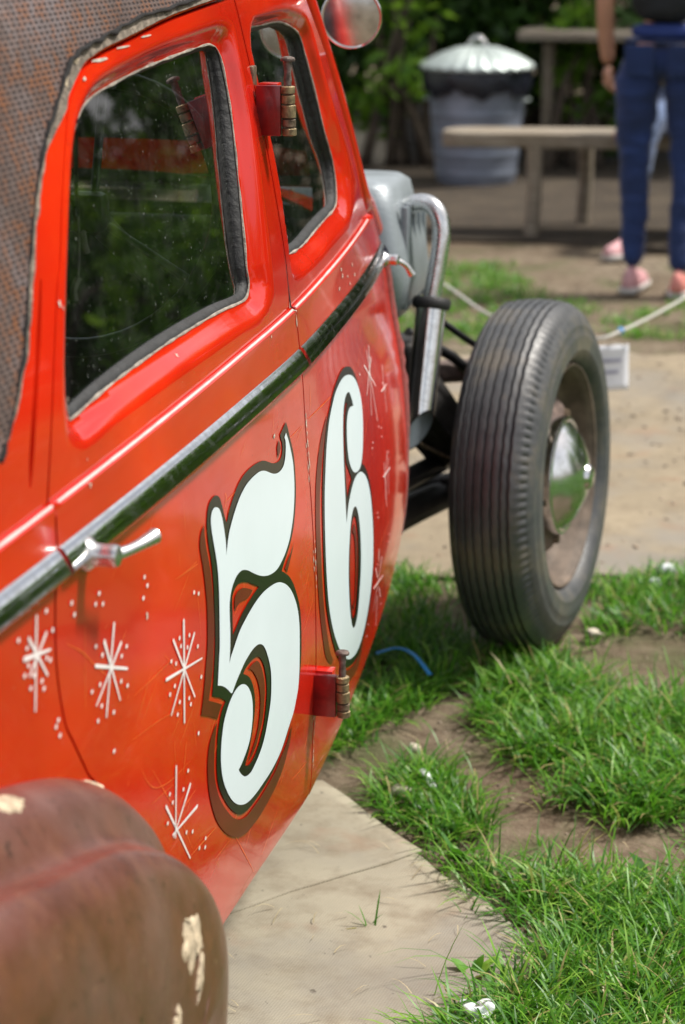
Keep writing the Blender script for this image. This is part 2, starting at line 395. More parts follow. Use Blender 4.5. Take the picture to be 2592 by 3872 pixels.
tag(sheet('carpet', [(-2.8, 7.05), (1.35, 7.75), (1.75, 5.25), (-2.3, 4.45)], .0005, MAT2, 90, .006, .14, seed=9), 'large beige carpet under the front axle, beyond the tyre', 'carpet')

# outlines on the car side in metres: (y along the car, z height)
TR = {
    'five_white': [[2.6894,0.8197],[2.7013,0.806],[2.7117,0.7879],[2.7178,0.7721],[2.7181,0.7548],[2.7151,0.7384],[2.7079,0.7202],[2.6969,0.703],[2.6824,0.6883],[2.6669,0.6769],[2.6448,0.6676],[2.6211,0.6617],[2.6013,0.6591],[2.5797,0.66],[2.5538,0.6643],[2.5288,0.6709],[2.5046,0.6796],[2.481,0.6897],[2.4626,0.698],[2.4465,0.7038],[2.4326,0.7072],[2.4183,0.708],[2.4051,0.7067],[2.3934,0.703],[2.384,0.6981],[2.3766,0.6912],[2.3717,0.6823],[2.3699,0.6698],[2.3695,0.6568],[2.3686,0.6454],[2.3649,0.6269],[2.3596,0.6124],[2.3673,0.618],[2.3772,0.6226],[2.3923,0.6295],[2.4125,0.6374],[2.4376,0.6426],[2.463,0.6466],[2.4887,0.6493],[2.512,0.6502],[2.5353,0.6496],[2.5613,0.6471],[2.5875,0.6433],[2.6084,0.6383],[2.6267,0.6316],[2.645,0.6231],[2.6632,0.6117],[2.6787,0.5981],[2.6925,0.582],[2.7014,0.5659],[2.7059,0.5496],[2.7065,0.5332],[2.7047,0.5038],[2.7021,0.4822],[2.6959,0.4617],[2.6842,0.4479],[2.6699,0.435],[2.6501,0.4259],[2.6306,0.4168],[2.6117,0.4078],[2.59,0.4014],[2.563,0.3974],[2.5361,0.3957],[2.5094,0.3957],[2.4779,0.3964],[2.4494,0.3989],[2.424,0.4036],[2.4015,0.4113],[2.3819,0.4205],[2.3628,0.4324],[2.3443,0.4483],[2.3287,0.4656],[2.3182,0.482],[2.3137,0.4959],[2.3128,0.5095],[2.3158,0.5256],[2.3222,0.5391],[2.3299,0.5495],[2.341,0.5573],[2.3515,0.5627],[2.3649,0.5672],[2.38,0.5697],[2.3942,0.57],[2.4083,0.5679],[2.4223,0.5633],[2.4363,0.5556],[2.4477,0.5453],[2.4553,0.5343],[2.4584,0.522],[2.4575,0.5085],[2.4516,0.4939],[2.441,0.4813],[2.4259,0.4732],[2.411,0.468],[2.3964,0.4641],[2.3892,0.4633],[2.3939,0.4582],[2.4058,0.4493],[2.4194,0.4421],[2.4352,0.438],[2.4503,0.4369],[2.468,0.4397],[2.4859,0.444],[2.5041,0.4511],[2.52,0.4622],[2.5308,0.4739],[2.5407,0.486],[2.5477,0.4978],[2.5511,0.5109],[2.5519,0.5249],[2.5501,0.5369],[2.5447,0.5488],[2.5364,0.5616],[2.527,0.5732],[2.5151,0.5828],[2.5013,0.5891],[2.4854,0.5929],[2.4653,0.5942],[2.4452,0.5928],[2.4253,0.5902],[2.4054,0.5849],[2.3906,0.5807],[2.376,0.5752],[2.3654,0.5721],[2.3512,0.5814],[2.3385,0.5893],[2.3237,0.5966],[2.3084,0.6024],[2.3115,0.6127],[2.3153,0.6243],[2.3192,0.636],[2.3228,0.6477],[2.3248,0.66],[2.3255,0.6648],[2.3279,0.6834],[2.3304,0.7018],[2.3317,0.7168],[2.332,0.7321],[2.33,0.7467],[2.3265,0.7604],[2.3217,0.7744],[2.3172,0.7882],[2.3154,0.8013],[2.3191,0.8097],[2.3277,0.8136],[2.3395,0.8123],[2.3509,0.8077],[2.3578,0.801],[2.3645,0.789],[2.3685,0.7763],[2.3714,0.7627],[2.3715,0.7537],[2.3698,0.7445],[2.3773,0.7546],[2.387,0.766],[2.3984,0.7744],[2.4121,0.7823],[2.4311,0.7915],[2.4523,0.7989],[2.4784,0.8039],[2.5042,0.8052],[2.5301,0.8047],[2.5508,0.8025],[2.5711,0.7977],[2.5911,0.7906],[2.6113,0.7837],[2.6325,0.7794],[2.6523,0.7786],[2.6678,0.7817],[2.6776,0.7891],[2.6832,0.799],[2.6844,0.8086],[2.6796,0.8161]],
    'five_black': [[2.6942,0.8331],[2.7048,0.8207],[2.7136,0.8059],[2.7245,0.789],[2.7289,0.7736],[2.7288,0.755],[2.7264,0.7354],[2.7192,0.7171],[2.7081,0.6999],[2.6952,0.6847],[2.679,0.6735],[2.6583,0.6636],[2.6397,0.6562],[2.6242,0.6487],[2.6423,0.6404],[2.6632,0.6291],[2.6812,0.6148],[2.6939,0.6007],[2.704,0.5872],[2.713,0.5725],[2.7176,0.5577],[2.72,0.5345],[2.7202,0.5286],[2.7182,0.5067],[2.7131,0.4858],[2.705,0.4706],[2.693,0.4568],[2.6785,0.4409],[2.6587,0.4272],[2.6421,0.4169],[2.623,0.4078],[2.5986,0.3995],[2.5694,0.3903],[2.5373,0.3872],[2.5001,0.3864],[2.4635,0.3873],[2.4327,0.3903],[2.4023,0.3979],[2.3775,0.4103],[2.3488,0.43],[2.326,0.4505],[2.3087,0.4698],[2.2998,0.4868],[2.2975,0.5063],[2.3002,0.5251],[2.3057,0.5428],[2.3149,0.5564],[2.3256,0.5656],[2.341,0.5712],[2.3177,0.5837],[2.3029,0.5897],[2.2869,0.5973],[2.2923,0.6091],[2.2989,0.6261],[2.3055,0.6471],[2.3093,0.6651],[2.3112,0.6887],[2.3125,0.7075],[2.3134,0.7263],[2.3121,0.7457],[2.3091,0.7617],[2.3044,0.7756],[2.302,0.7888],[2.3014,0.8014],[2.3052,0.8128],[2.3114,0.8211],[2.3219,0.8258],[2.3375,0.8266],[2.3483,0.824],[2.3587,0.8185],[2.3661,0.8089],[2.373,0.7968],[2.3797,0.7848],[2.3824,0.7821],[2.3874,0.7839],[2.3951,0.7908],[2.4086,0.7988],[2.4245,0.8062],[2.4428,0.8131],[2.466,0.8177],[2.4915,0.8191],[2.5223,0.818],[2.5533,0.8146],[2.5738,0.8103],[2.5941,0.8035],[2.6147,0.7968],[2.6334,0.7931],[2.6504,0.7923],[2.6629,0.7956],[2.6687,0.8026],[2.6684,0.8111],[2.6623,0.8181],[2.6596,0.8243],[2.6765,0.8287]],
    'five_hole1': [[2.4435,0.689],[2.4597,0.6837],[2.4782,0.6757],[2.5091,0.6628],[2.4858,0.6618],[2.4551,0.6586],[2.4248,0.6535],[2.3995,0.6457],[2.3823,0.6408],[2.3838,0.6588],[2.3855,0.674],[2.3867,0.6855],[2.3934,0.6912],[2.4083,0.6945],[2.4226,0.6941]],
    'five_hole2': [[2.4214,0.5773],[2.4339,0.5804],[2.4537,0.581],[2.4761,0.5794],[2.4935,0.5746],[2.508,0.5657],[2.5198,0.5532],[2.5267,0.5409],[2.531,0.528],[2.5316,0.5136],[2.5282,0.5006],[2.5206,0.4849],[2.5097,0.4719],[2.4938,0.4609],[2.4808,0.4545],[2.4654,0.4507],[2.4477,0.4492],[2.4352,0.4507],[2.4215,0.4558],[2.4305,0.4617],[2.4431,0.4707],[2.4536,0.482],[2.4628,0.4953],[2.4702,0.5093],[2.4726,0.5224],[2.4696,0.5374],[2.4607,0.5517],[2.447,0.5642],[2.433,0.5718]],
    'five_sh1': [[2.4305,0.685],[2.449,0.6796],[2.4793,0.6679],[2.4687,0.6651],[2.4513,0.6652],[2.4275,0.6693],[2.4108,0.6699],[2.396,0.6667],[2.3953,0.6762],[2.4005,0.6838],[2.4116,0.6869]],
    'five_sh2': [[2.4456,0.5749],[2.4631,0.5757],[2.488,0.5712],[2.5023,0.5607],[2.514,0.5454],[2.5207,0.5303],[2.5207,0.5161],[2.5161,0.5008],[2.5075,0.4841],[2.4914,0.4717],[2.4758,0.4622],[2.4553,0.4561],[2.4378,0.4553],[2.4554,0.463],[2.476,0.4734],[2.4894,0.4866],[2.4969,0.5022],[2.499,0.5184],[2.4939,0.5343],[2.4857,0.547],[2.4716,0.5603],[2.4599,0.5686]],
    'five_sh3': [[2.2912,0.8043],[2.2807,0.801],[2.2719,0.7924],[2.2703,0.7805],[2.2753,0.7641],[2.2796,0.7454],[2.2825,0.7232],[2.2829,0.7042],[2.2794,0.6751],[2.2748,0.6575],[2.2666,0.6399],[2.2543,0.6123],[2.241,0.5898],[2.2733,0.5764],[2.3043,0.5616],[2.316,0.5678],[2.3262,0.5719],[2.3001,0.5841],[2.2722,0.5967],[2.284,0.6121],[2.2935,0.628],[2.3001,0.6489],[2.3051,0.6665],[2.308,0.6834],[2.3085,0.7024],[2.308,0.7216],[2.3064,0.7398],[2.3007,0.7591],[2.2934,0.7788],[2.2905,0.7958]],
    'five_sh4': [[2.3031,0.5582],[2.2906,0.5551],[2.2747,0.5468],[2.2651,0.5349],[2.2602,0.5172],[2.2613,0.4971],[2.2674,0.4775],[2.2782,0.4571],[2.2944,0.4354],[2.3169,0.4149],[2.3453,0.395],[2.3755,0.3787],[2.4068,0.3659],[2.4383,0.3578],[2.4697,0.3543],[2.5015,0.3522],[2.5332,0.3534],[2.5651,0.3564],[2.5969,0.3627],[2.6232,0.3716],[2.6433,0.3863],[2.6585,0.4001],[2.6652,0.4187],[2.657,0.4127],[2.6379,0.402],[2.6104,0.3948],[2.5785,0.3852],[2.5436,0.3816],[2.5065,0.3794],[2.4697,0.3804],[2.4337,0.3828],[2.4004,0.3921],[2.3681,0.408],[2.3372,0.4308],[2.3126,0.4534],[2.2977,0.4729],[2.2891,0.4911],[2.2869,0.5105],[2.2907,0.5314],[2.2963,0.5464]],
    'five_sh5': [[2.6497,0.819],[2.6405,0.8108],[2.6417,0.7966],[2.6526,0.8009],[2.6596,0.8062],[2.6556,0.8141]],
    'five_sh6': [[2.6975,0.6689],[2.6808,0.66],[2.6623,0.6553],[2.6408,0.6473],[2.6523,0.6388],[2.6664,0.6469],[2.6833,0.6578]],
    'six_white': [[3.1691,0.7975],[3.2072,0.7867],[3.2343,0.7717],[3.2517,0.7516],[3.2552,0.732],[3.2499,0.7119],[3.2386,0.6909],[3.2239,0.6708],[3.2052,0.6542],[3.1832,0.6467],[3.1531,0.6481],[3.1311,0.6541],[3.1128,0.6645],[3.0977,0.6809],[3.0939,0.7001],[3.0984,0.7172],[3.1086,0.7352],[3.1264,0.747],[3.1503,0.7508],[3.1789,0.7467],[3.1738,0.757],[3.1635,0.7685],[3.1532,0.7741],[3.1325,0.7752],[3.1124,0.7706],[3.0936,0.759],[3.0784,0.7422],[3.0637,0.7165],[3.0542,0.685],[3.0498,0.6522],[3.0472,0.6257],[3.0468,0.5961],[3.0622,0.6125],[3.0814,0.6256],[3.1085,0.6369],[3.1375,0.6432],[3.1716,0.6426],[3.1976,0.6372],[3.2285,0.6233],[3.2514,0.6042],[3.2671,0.5807],[3.2765,0.5537],[3.2834,0.5223],[3.2848,0.4923],[3.2831,0.4629],[3.274,0.4307],[3.2604,0.3999],[3.2417,0.3733],[3.213,0.3554],[3.1726,0.3493],[3.1271,0.3548],[3.08,0.3675],[3.0314,0.3889],[2.9859,0.4165],[2.946,0.4486],[2.9146,0.4841],[2.8945,0.522],[2.8846,0.5649],[2.8833,0.6026],[2.8867,0.6409],[2.8976,0.6813],[2.9181,0.717],[2.9385,0.7423],[2.9697,0.7674],[3.0035,0.7837],[3.043,0.797],[3.0867,0.8031],[3.1287,0.8032]],
    'six_counter': [[3.1261,0.6008],[3.1409,0.5909],[3.1539,0.5708],[3.1607,0.5452],[3.1634,0.5158],[3.1595,0.4857],[3.1504,0.4548],[3.1399,0.4243],[3.1226,0.4106],[3.1067,0.4106],[3.0877,0.4222],[3.0658,0.4532],[3.0555,0.4894],[3.0548,0.5246],[3.0632,0.5569],[3.0811,0.5865],[3.1039,0.6011]],
    'six_black': [[3.1623,0.8117],[3.202,0.8017],[3.2277,0.787],[3.245,0.7694],[3.254,0.7487],[3.2545,0.7274],[3.2495,0.7073],[3.24,0.6858],[3.2245,0.6635],[3.2079,0.6476],[3.2338,0.6363],[3.2562,0.6174],[3.2754,0.5931],[3.2838,0.5664],[3.2926,0.5346],[3.2943,0.4945],[3.2925,0.4526],[3.2834,0.4177],[3.272,0.386],[3.2511,0.36],[3.2196,0.3405],[3.176,0.3357],[3.1266,0.3432],[3.0715,0.3584],[3.0226,0.3801],[2.969,0.413],[2.929,0.4498],[2.9004,0.4865],[2.8809,0.5263],[2.873,0.5728],[2.8734,0.6164],[2.8786,0.6583],[2.8901,0.694],[2.9088,0.7237],[2.9352,0.7517],[2.9674,0.7745],[3.0,0.7889],[3.0321,0.8016],[3.0771,0.8118],[3.121,0.8161]],
    'six_hook': [[3.1346,0.7623],[3.1149,0.7542],[3.0969,0.7379],[3.081,0.7078],[3.0783,0.6813],[3.0987,0.6624],[3.1124,0.6474],[3.0906,0.6415],[3.0693,0.6277],[3.0648,0.6483],[3.0677,0.6748],[3.0707,0.7058],[3.0838,0.7342],[3.1003,0.753],[3.1211,0.763]],
    'six_hole': [[3.1226,0.5866],[3.1336,0.5765],[3.1428,0.5527],[3.145,0.5236],[3.1406,0.4915],[3.1312,0.4585],[3.1225,0.43],[3.1046,0.4274],[3.0895,0.4383],[3.0733,0.472],[3.0675,0.5091],[3.0715,0.5429],[3.0845,0.5716],[3.1044,0.587]],
    'six_sh1': [[3.1115,0.578],[3.126,0.5645],[3.1338,0.5458],[3.1357,0.5239],[3.1301,0.4947],[3.1201,0.4643],[3.1062,0.4389],[3.0889,0.4517],[3.1056,0.4522],[3.1132,0.4713],[3.1173,0.5057],[3.1168,0.5342],[3.1104,0.5572],[3.0945,0.57]],
    'six_sh2': [[2.9672,0.781],[2.943,0.7736],[2.9065,0.7586],[2.8741,0.7366],[2.8498,0.7088],[2.8344,0.6704],[2.8282,0.6251],[2.8284,0.582],[2.8353,0.5364],[2.853,0.4866],[2.8805,0.4414],[2.9225,0.4154],[2.9393,0.4164],[2.9136,0.4368],[2.893,0.4665],[2.8742,0.5018],[2.86,0.5505],[2.8566,0.5996],[2.8592,0.6486],[2.871,0.6883],[2.8934,0.719],[2.923,0.746],[2.9506,0.7654]],
    'six_sh3': [[3.0072,0.3784],[3.0676,0.3533],[3.1221,0.3387],[3.175,0.331],[3.2175,0.3362],[3.2331,0.3636],[3.2382,0.3315],[3.2097,0.3138],[3.1655,0.312],[3.1217,0.3179],[3.0707,0.3315],[3.0284,0.3541]],
    'stars': [[1.7645,0.8633,1.7494,0.777,0.0036],[1.7434,0.8491,1.783,0.8004,0.0036],[1.7853,0.8405,1.7406,0.8142,0.0036],[1.7304,0.8336,1.7936,0.8217,0.0036],[1.9676,0.7898,1.9295,0.7048,0.0036],[1.9084,0.7657,1.9984,0.7316,0.0036],[1.9369,0.7813,1.9713,0.7071,0.0036],[1.9839,0.7644,1.9036,0.7259,0.0036],[2.1925,0.7203,2.1769,0.6061,0.0032],[2.1199,0.6765,2.2524,0.6558,0.0032],[2.1514,0.7113,2.2186,0.6211,0.0032],[2.2273,0.6938,2.1314,0.6314,0.0032],[2.141,0.5659,2.1316,0.4853,0.0032],[2.1021,0.5348,2.1858,0.4357,0.0032],[2.1911,0.5244,2.1261,0.4877,0.0032],[2.2158,0.4876,2.1223,0.492,0.0032],[3.3324,0.7783,3.4229,0.7254,0.0024],[3.4131,0.7752,3.319,0.7333,0.0024],[3.3748,0.7938,3.3949,0.6737,0.0024],[3.4059,0.7961,3.3402,0.6948,0.0024],[3.5237,0.7403,3.5077,0.6628,0.0022],[3.4756,0.7053,3.5467,0.7026,0.0022],[3.4976,0.7156,3.5224,0.6964,0.0022],[3.4146,0.5728,3.4977,0.568,0.0022],[3.4725,0.6025,3.4294,0.5321,0.0022],[3.4339,0.5919,3.4492,0.5126,0.0022],[3.4858,0.589,3.4699,0.5289,0.0022],[3.3109,0.4103,3.429,0.3965,0.0024],[3.3239,0.4418,3.4311,0.3576,0.0024],[3.3564,0.4637,3.4044,0.3148,0.0024],[3.3922,0.4402,3.3412,0.3607,0.0024]],
    'dots': [[2.0681,0.8092],[2.0758,0.7976],[2.0609,0.7885],[1.8527,0.8486],[1.8583,0.8353],[1.9282,0.835],[1.918,0.8268],[1.9382,0.8207],[1.7882,0.8612],[1.8012,0.8383],[1.7189,0.8556],[1.7375,0.8419],[1.9125,0.7847],[2.0001,0.7552],[1.9284,0.7703],[1.9833,0.7504],[1.7828,0.8171],[1.792,0.8118],[1.9164,0.7433],[1.9766,0.7255],[1.9945,0.7143],[1.8942,0.7436],[1.769,0.7991],[1.7418,0.8017],[1.7725,0.7906],[1.7291,0.8183],[1.739,0.8247],[1.7497,0.8115],[1.9179,0.7202],[1.9507,0.7014],[1.9051,0.709],[1.8016,0.7485],[1.7951,0.7443],[1.8043,0.732],[2.2365,0.74],[2.2526,0.7337],[2.1733,0.7066],[2.2093,0.698],[2.238,0.675],[2.1779,0.6955],[2.1412,0.6903],[2.1568,0.6822],[2.2005,0.6866],[2.2466,0.6351],[2.1482,0.659],[2.1301,0.6557],[2.1626,0.6349],[2.1972,0.627],[2.2036,0.6173],[2.1544,0.6231],[2.2283,0.5728],[1.9451,0.6612],[2.1844,0.5441],[2.1646,0.5294],[2.1155,0.5438],[2.1247,0.53],[2.1049,0.5135],[2.173,0.4732],[2.1963,0.4642],[2.2222,0.4322],[2.2453,0.4228],[2.2472,0.4335],[3.2752,0.776],[3.3894,0.78],[3.4267,0.6539],[3.4044,0.6616],[3.4894,0.5971],[3.4264,0.639],[3.3377,0.5319],[3.3449,0.5224],[3.4804,0.4546],[3.4781,0.4421],[3.2862,0.3558],[3.2799,0.3375],[3.3492,0.4404],[3.4634,0.3338],[3.3291,0.6525],[3.317,0.6457]],
    'scratches': [[[1.8353,0.8131],[1.8739,0.7922],[1.9068,0.7674],[1.9498,0.7373]],[[1.8868,0.8149],[1.8743,0.7332]],[[2.1207,0.7047],[2.2152,0.6276]],[[2.016,0.6957],[2.1502,0.6908]],[[2.0006,0.6513],[2.0948,0.6394],[2.1725,0.6235]],[[2.2581,0.7673],[2.1747,0.7744]],[[2.0621,0.5936],[2.107,0.5458],[2.144,0.5092],[2.1946,0.4441]],[[2.027,0.6089],[2.0428,0.5887],[2.0707,0.5697],[2.124,0.557],[2.1961,0.552]],[[2.0543,0.5574],[2.1312,0.5489]],[[2.1519,0.5059],[2.2113,0.5094]],[[2.1884,0.4372],[2.293,0.4277]],[[2.2898,0.3876],[2.3528,0.3842]],[[2.3843,0.3748],[2.4953,0.2759]],[[2.6826,0.3293],[2.7846,0.318]],[[2.6106,0.3205],[2.5366,0.2888],[2.5261,0.2872]],[[2.1406,0.5974],[2.141,0.5659]],[[2.1839,0.5807],[2.1679,0.5472]],[[2.7167,0.8059],[2.7851,0.8063]],[[2.6185,0.8271],[2.6347,0.8591]],[[2.2109,0.7716],[2.2558,0.7711]],[[2.3911,0.8061],[2.4344,0.8075]],[[2.3841,0.8188],[2.388,0.8094],[2.3763,0.7972]],[[2.8336,0.8052],[3.0111,0.7984]],[[3.3529,0.4647],[3.4126,0.4728],[3.5061,0.48]],[[3.3336,0.3761],[3.3216,0.3491]],[[2.8508,0.8096],[2.8583,0.8497]]],
    'hinge_gap': [[2.7994,1.376],[2.8056,1.3462],[2.8058,1.3096],[2.8112,1.2639],[2.8097,1.207],[2.8193,1.1191],[2.8157,1.061],[2.8092,1.0029],[2.8226,0.9407],[2.8165,0.8633],[2.8195,0.7578],[2.8111,0.6154],[2.8089,0.5326],[2.8164,0.3988],[2.8163,0.3316],[2.8264,0.2419]],
    'rear_gap': [[2.7969,1.3706],[2.5126,1.3602],[2.3275,1.3455],[2.23,1.3374],[2.1665,1.3281],[2.1392,1.3189],[2.1002,1.3023],[2.0689,1.2768],[2.0142,1.214],[1.9719,1.156],[1.9483,1.13],[1.8923,1.0456],[1.8438,0.9511],[1.8338,0.9098],[1.8188,0.8759],[1.8112,0.8027],[1.8223,0.7415],[1.8408,0.7125],[1.8757,0.6641]],
    'patch': [[2.5951,1.3797],[2.3768,1.3702],[2.2244,1.356],[2.1697,1.3511],[2.1068,1.3388],[2.0542,1.3104],[1.9991,1.2793],[1.9396,1.2334],[1.8816,1.168],[1.841,1.1139],[1.8133,1.0828],[1.7858,1.0564],[1.7596,1.0343],[1.7318,1.0171]],
    'slot': [[1.9143,1.1461],[1.8835,1.1037],[1.861,1.0709],[1.8343,1.0312],[1.8157,0.9984],[1.8046,0.9763]],
    'W1': [[1.9605,1.0526],[2.0204,1.1462],[2.0651,1.2071],[2.1022,1.2468],[2.1331,1.268],[2.1675,1.285],[2.2105,1.295],[2.2882,1.3027],[2.4091,1.3113],[2.5508,1.3171],[2.6738,1.3206],[2.7088,1.3185],[2.7376,1.3052],[2.7323,1.2362],[2.7045,1.1552],[2.6695,1.0447],[2.6715,1.0218],[2.6508,1.0054],[2.6055,1.0048],[2.5127,1.0102],[2.3246,1.0134],[2.1616,1.0111],[2.051,1.0063],[1.9698,0.9999],[1.9632,1.008]],
    'W2': [[2.9074,1.3238],[2.9313,1.3289],[3.0221,1.3277],[3.1429,1.3265],[3.2209,1.3188],[3.3084,1.3011],[3.3293,1.2694],[3.3444,1.2309],[3.36,1.1865],[3.3758,1.142],[3.4083,1.0944],[3.3966,1.0463],[3.3641,1.0268],[3.2667,1.0241],[3.162,1.0214],[3.016,1.0156],[2.8735,1.0235],[2.8514,1.0348],[2.8517,1.0795],[2.8664,1.1262],[2.8687,1.1919],[2.8699,1.2368],[2.8809,1.2801],[2.8957,1.3087]],
    'groove': [[3.3638,1.3622],[3.4306,1.2564],[3.4544,1.2085],[3.5019,1.1512],[3.5709,1.0672],[3.6023,1.0046],[3.6738,0.9687],[3.7516,0.9238]],
    'W1o': [[1.9149,1.0621],[1.973,1.1537],[2.0329,1.2332],[2.0697,1.2724],[2.1058,1.2974],[2.1585,1.3175],[2.2251,1.3309],[2.3228,1.3397],[2.5047,1.352],[2.668,1.3581],[2.757,1.3579],[2.7853,1.3388],[2.7745,1.2891],[2.7758,1.2272],[2.7554,1.127],[2.7388,1.0144],[2.7287,0.9871],[2.6613,0.9732],[2.5469,0.9721],[2.4223,0.9721],[2.2411,0.9727],[2.1148,0.9724],[2.0085,0.9716],[1.9307,0.9702],[1.8939,0.9835],[1.8941,1.0177]],
    'W2o': [[2.8381,1.3247],[2.8722,1.3458],[2.9718,1.3541],[3.1265,1.3554],[3.2883,1.3442],[3.3458,1.3165],[3.365,1.2674],[3.3866,1.2281],[3.4239,1.1813],[3.4791,1.1322],[3.5488,1.0712],[3.5616,1.026],[3.5077,1.0039],[3.359,0.9891],[3.1817,0.9848],[2.995,0.9817],[2.8885,0.9807],[2.8418,0.9975],[2.8444,1.0449],[2.8473,1.0979],[2.8469,1.1626],[2.8353,1.2334],[2.8314,1.2836],[2.8256,1.3084]],
    'bottom': [[2.3565,0.2887],[2.5388,0.2717],[2.8264,0.2419]],
}

# ------------------------------------------------------------------ the car: body side as a height field x = S(y, z)
def pch(x, xp, fp):
    xp = np.array(xp, float); fp = np.array(fp, float); m = np.gradient(fp, xp)
    x = np.clip(x, xp[0], xp[-1]); i = np.clip(np.searchsorted(xp, x)-1, 0, len(xp)-2)
    h = xp[i+1]-xp[i]; t = (x-xp[i])/h
    return (2*t**3-3*t**2+1)*fp[i]+(t**3-2*t**2+t)*h*m[i]+(-2*t**3+3*t**2)*fp[i+1]+(t**3-t**2)*h*m[i+1]
BY = [0.6, 1.0, 1.3, 1.6, 1.9, 2.2, 2.5, 2.8, 3.1, 3.4, 3.6, 3.8, 4.0]
BX = [-.86, -.775, -.742, -.732, -.732, -.737, -.746, -.759, -.784, -.816, -.842, -.872, -.905]
SZ = [.2, .256, .34, .407, .537, .696, .789, .88, .958, 1.03, 1.12, 1.21, 1.316, 1.372, 1.42, 1.46, 1.50, 1.53, 1.55]
SX = [-.005, .009, .014, .018, .019, .013, .006, 0, -.011, -.02, -.035, -.052, -.075, -.089, -.107, -.135, -.19, -.28, -.42]
KY = [0.6, 1.8, 2.3, 2.8, 3.3, 3.8, 4.0]
KB = [.3, .4, .6, 1.0, 1.75, 2.5, 2.6]
def S(y, z):
    y = np.asarray(y, float); z = np.asarray(z, float)
    b = pch(y, BY, BX); s = pch(z, SZ, SX); k = pch(y, KY, KB)
    tk = np.clip((2.8-y)/.5, 0, 1)*np.clip((.4-z)/.15, 0, 1)**2*-.01
    return b+s*np.where(z < .88, k, 1.0)+tk
def crease(y): return .944+(np.asarray(y)-1.7)*.0155
def sstep(t): t = np.clip(t, 0, 1); return t*t*(3-2*t)
def poly_d(P, poly):                               # signed distance to a closed polygon, positive outside
    P = np.atleast_2d(P); A = np.asarray(poly, float); Bp = np.roll(A, -1, 0); d = np.full(len(P), 1e9); ins = np.zeros(len(P), bool)
    for a, b in zip(A, Bp):
        ab = b-a; t = np.clip(((P-a)@ab)/(ab@ab+1e-15), 0, 1); q = a+t[:, None]*ab
        d = np.minimum(d, np.hypot(*(P-q).T))
        c = (a[1] > P[:, 1]) != (b[1] > P[:, 1])
        with np.errstate(divide='ignore', invalid='ignore'):
            ins ^= c & (P[:, 0] < (b[0]-a[0])*(P[:, 1]-a[1])/(b[1]-a[1])+a[0])
    return np.where(ins, -d, d)
def poly_in(P, poly):
    A = np.asarray(poly, float); ins = np.zeros(len(P), bool); px, py = P[:, 0], P[:, 1]; order = np.argsort(py); sy = py[order]
    for a, b in zip(A, np.roll(A, -1, 0)):
        if a[1] == b[1]: continue
        i0 = np.searchsorted(sy, min(a[1], b[1]), 'left'); i1 = np.searchsorted(sy, max(a[1], b[1]), 'left'); k = order[i0:i1]
        ins[k] ^= px[k] < (b[0]-a[0])*(py[k]-a[1])/(b[1]-a[1])+a[0]
    return ins
def near_poly(P, poly, d):                         # points closer than d to the outline, by bucketing
    A = resample(poly, d*.5); c = d; grid = set()
    for x, y in np.floor(A/c).astype(int): grid.update((x+i, y+j) for i in (-1, 0, 1) for j in (-1, 0, 1))
    return np.array([(x, y) in grid for x, y in np.floor(P/c).astype(int)])
def smooth_closed(pts, n=5, corner=50):
    P = [np.array(p, float) for p in pts]; N = len(P); out = []
    def iscorner(i):
        a = P[i]-P[i-1]; b = P[(i+1) % N]-P[i]; a = a/(np.linalg.norm(a)+1e-12); b = b/(np.linalg.norm(b)+1e-12)
        return np.dot(a, b) < math.cos(R(corner))
    cr = [iscorner(i) for i in range(N)]
    for i in range(N):
        p1, p2 = P[i], P[(i+1) % N]
        p0 = P[i-1] if not cr[i] else 2*p1-p2; p3 = P[(i+2) % N] if not cr[(i+1) % N] else 2*p2-p1
        for k in range(n):
            t = k/n; out.append(.5*((2*p1)+(-p0+p2)*t+(2*p0-5*p1+4*p2-p3)*t*t+(-p0+3*p1-3*p2+p3)*t**3))
    return np.array(out)
def inset(poly, d):                                # crude inset towards the inside of a closed polygon
    P = np.asarray(poly, float); area = .5*np.sum(P[:, 0]*np.roll(P[:, 1], -1)-np.roll(P[:, 0], -1)*P[:, 1])
    T = np.roll(P, -1, 0)-np.roll(P, 1, 0); T /= np.linalg.norm(T, axis=1)[:, None]+1e-12
    Nn = np.stack([-T[:, 1], T[:, 0]], 1)*(1 if area > 0 else -1)
    return P+Nn*d
def resample(poly, step, closed=True):
    P = np.asarray(poly, float); Q = np.vstack([P, P[:1]]) if closed else P
    L = np.hypot(*np.diff(Q, axis=0).T); c = np.concatenate([[0], np.cumsum(L)]); n = max(4, int(c[-1]/step))
    s = np.linspace(0, c[-1], n, endpoint=not closed)
    return np.stack([np.interp(s, c, Q[:, 0]), np.interp(s, c, Q[:, 1])], 1)
W1 = smooth_closed(TR['W1'], 3, 75); W2 = smooth_closed(TR['W2'], 3, 75)
W1F = smooth_closed(TR['W1o'], 3, 75); W2F = smooth_closed(TR['W2o'], 3, 75); DEEP = .019
def frame_off(P, W, WF):                           # rolled window reveal: deep at the glass, round proud roll, then flush
    di = np.maximum(poly_d(P, W), 0); do = np.maximum(-poly_d(P, WF), 0); t = di/(di+do+1e-9); t = np.where(do <= 0, 1.0, t)
    return -DEEP*(1-np.sin(np.clip(t, 0, 1)*math.pi/2)**1.35)*(1-sstep((t-.8)/.2)*0)+.0045*np.sin(np.clip(t, 0, 1)*math.pi)**2*t
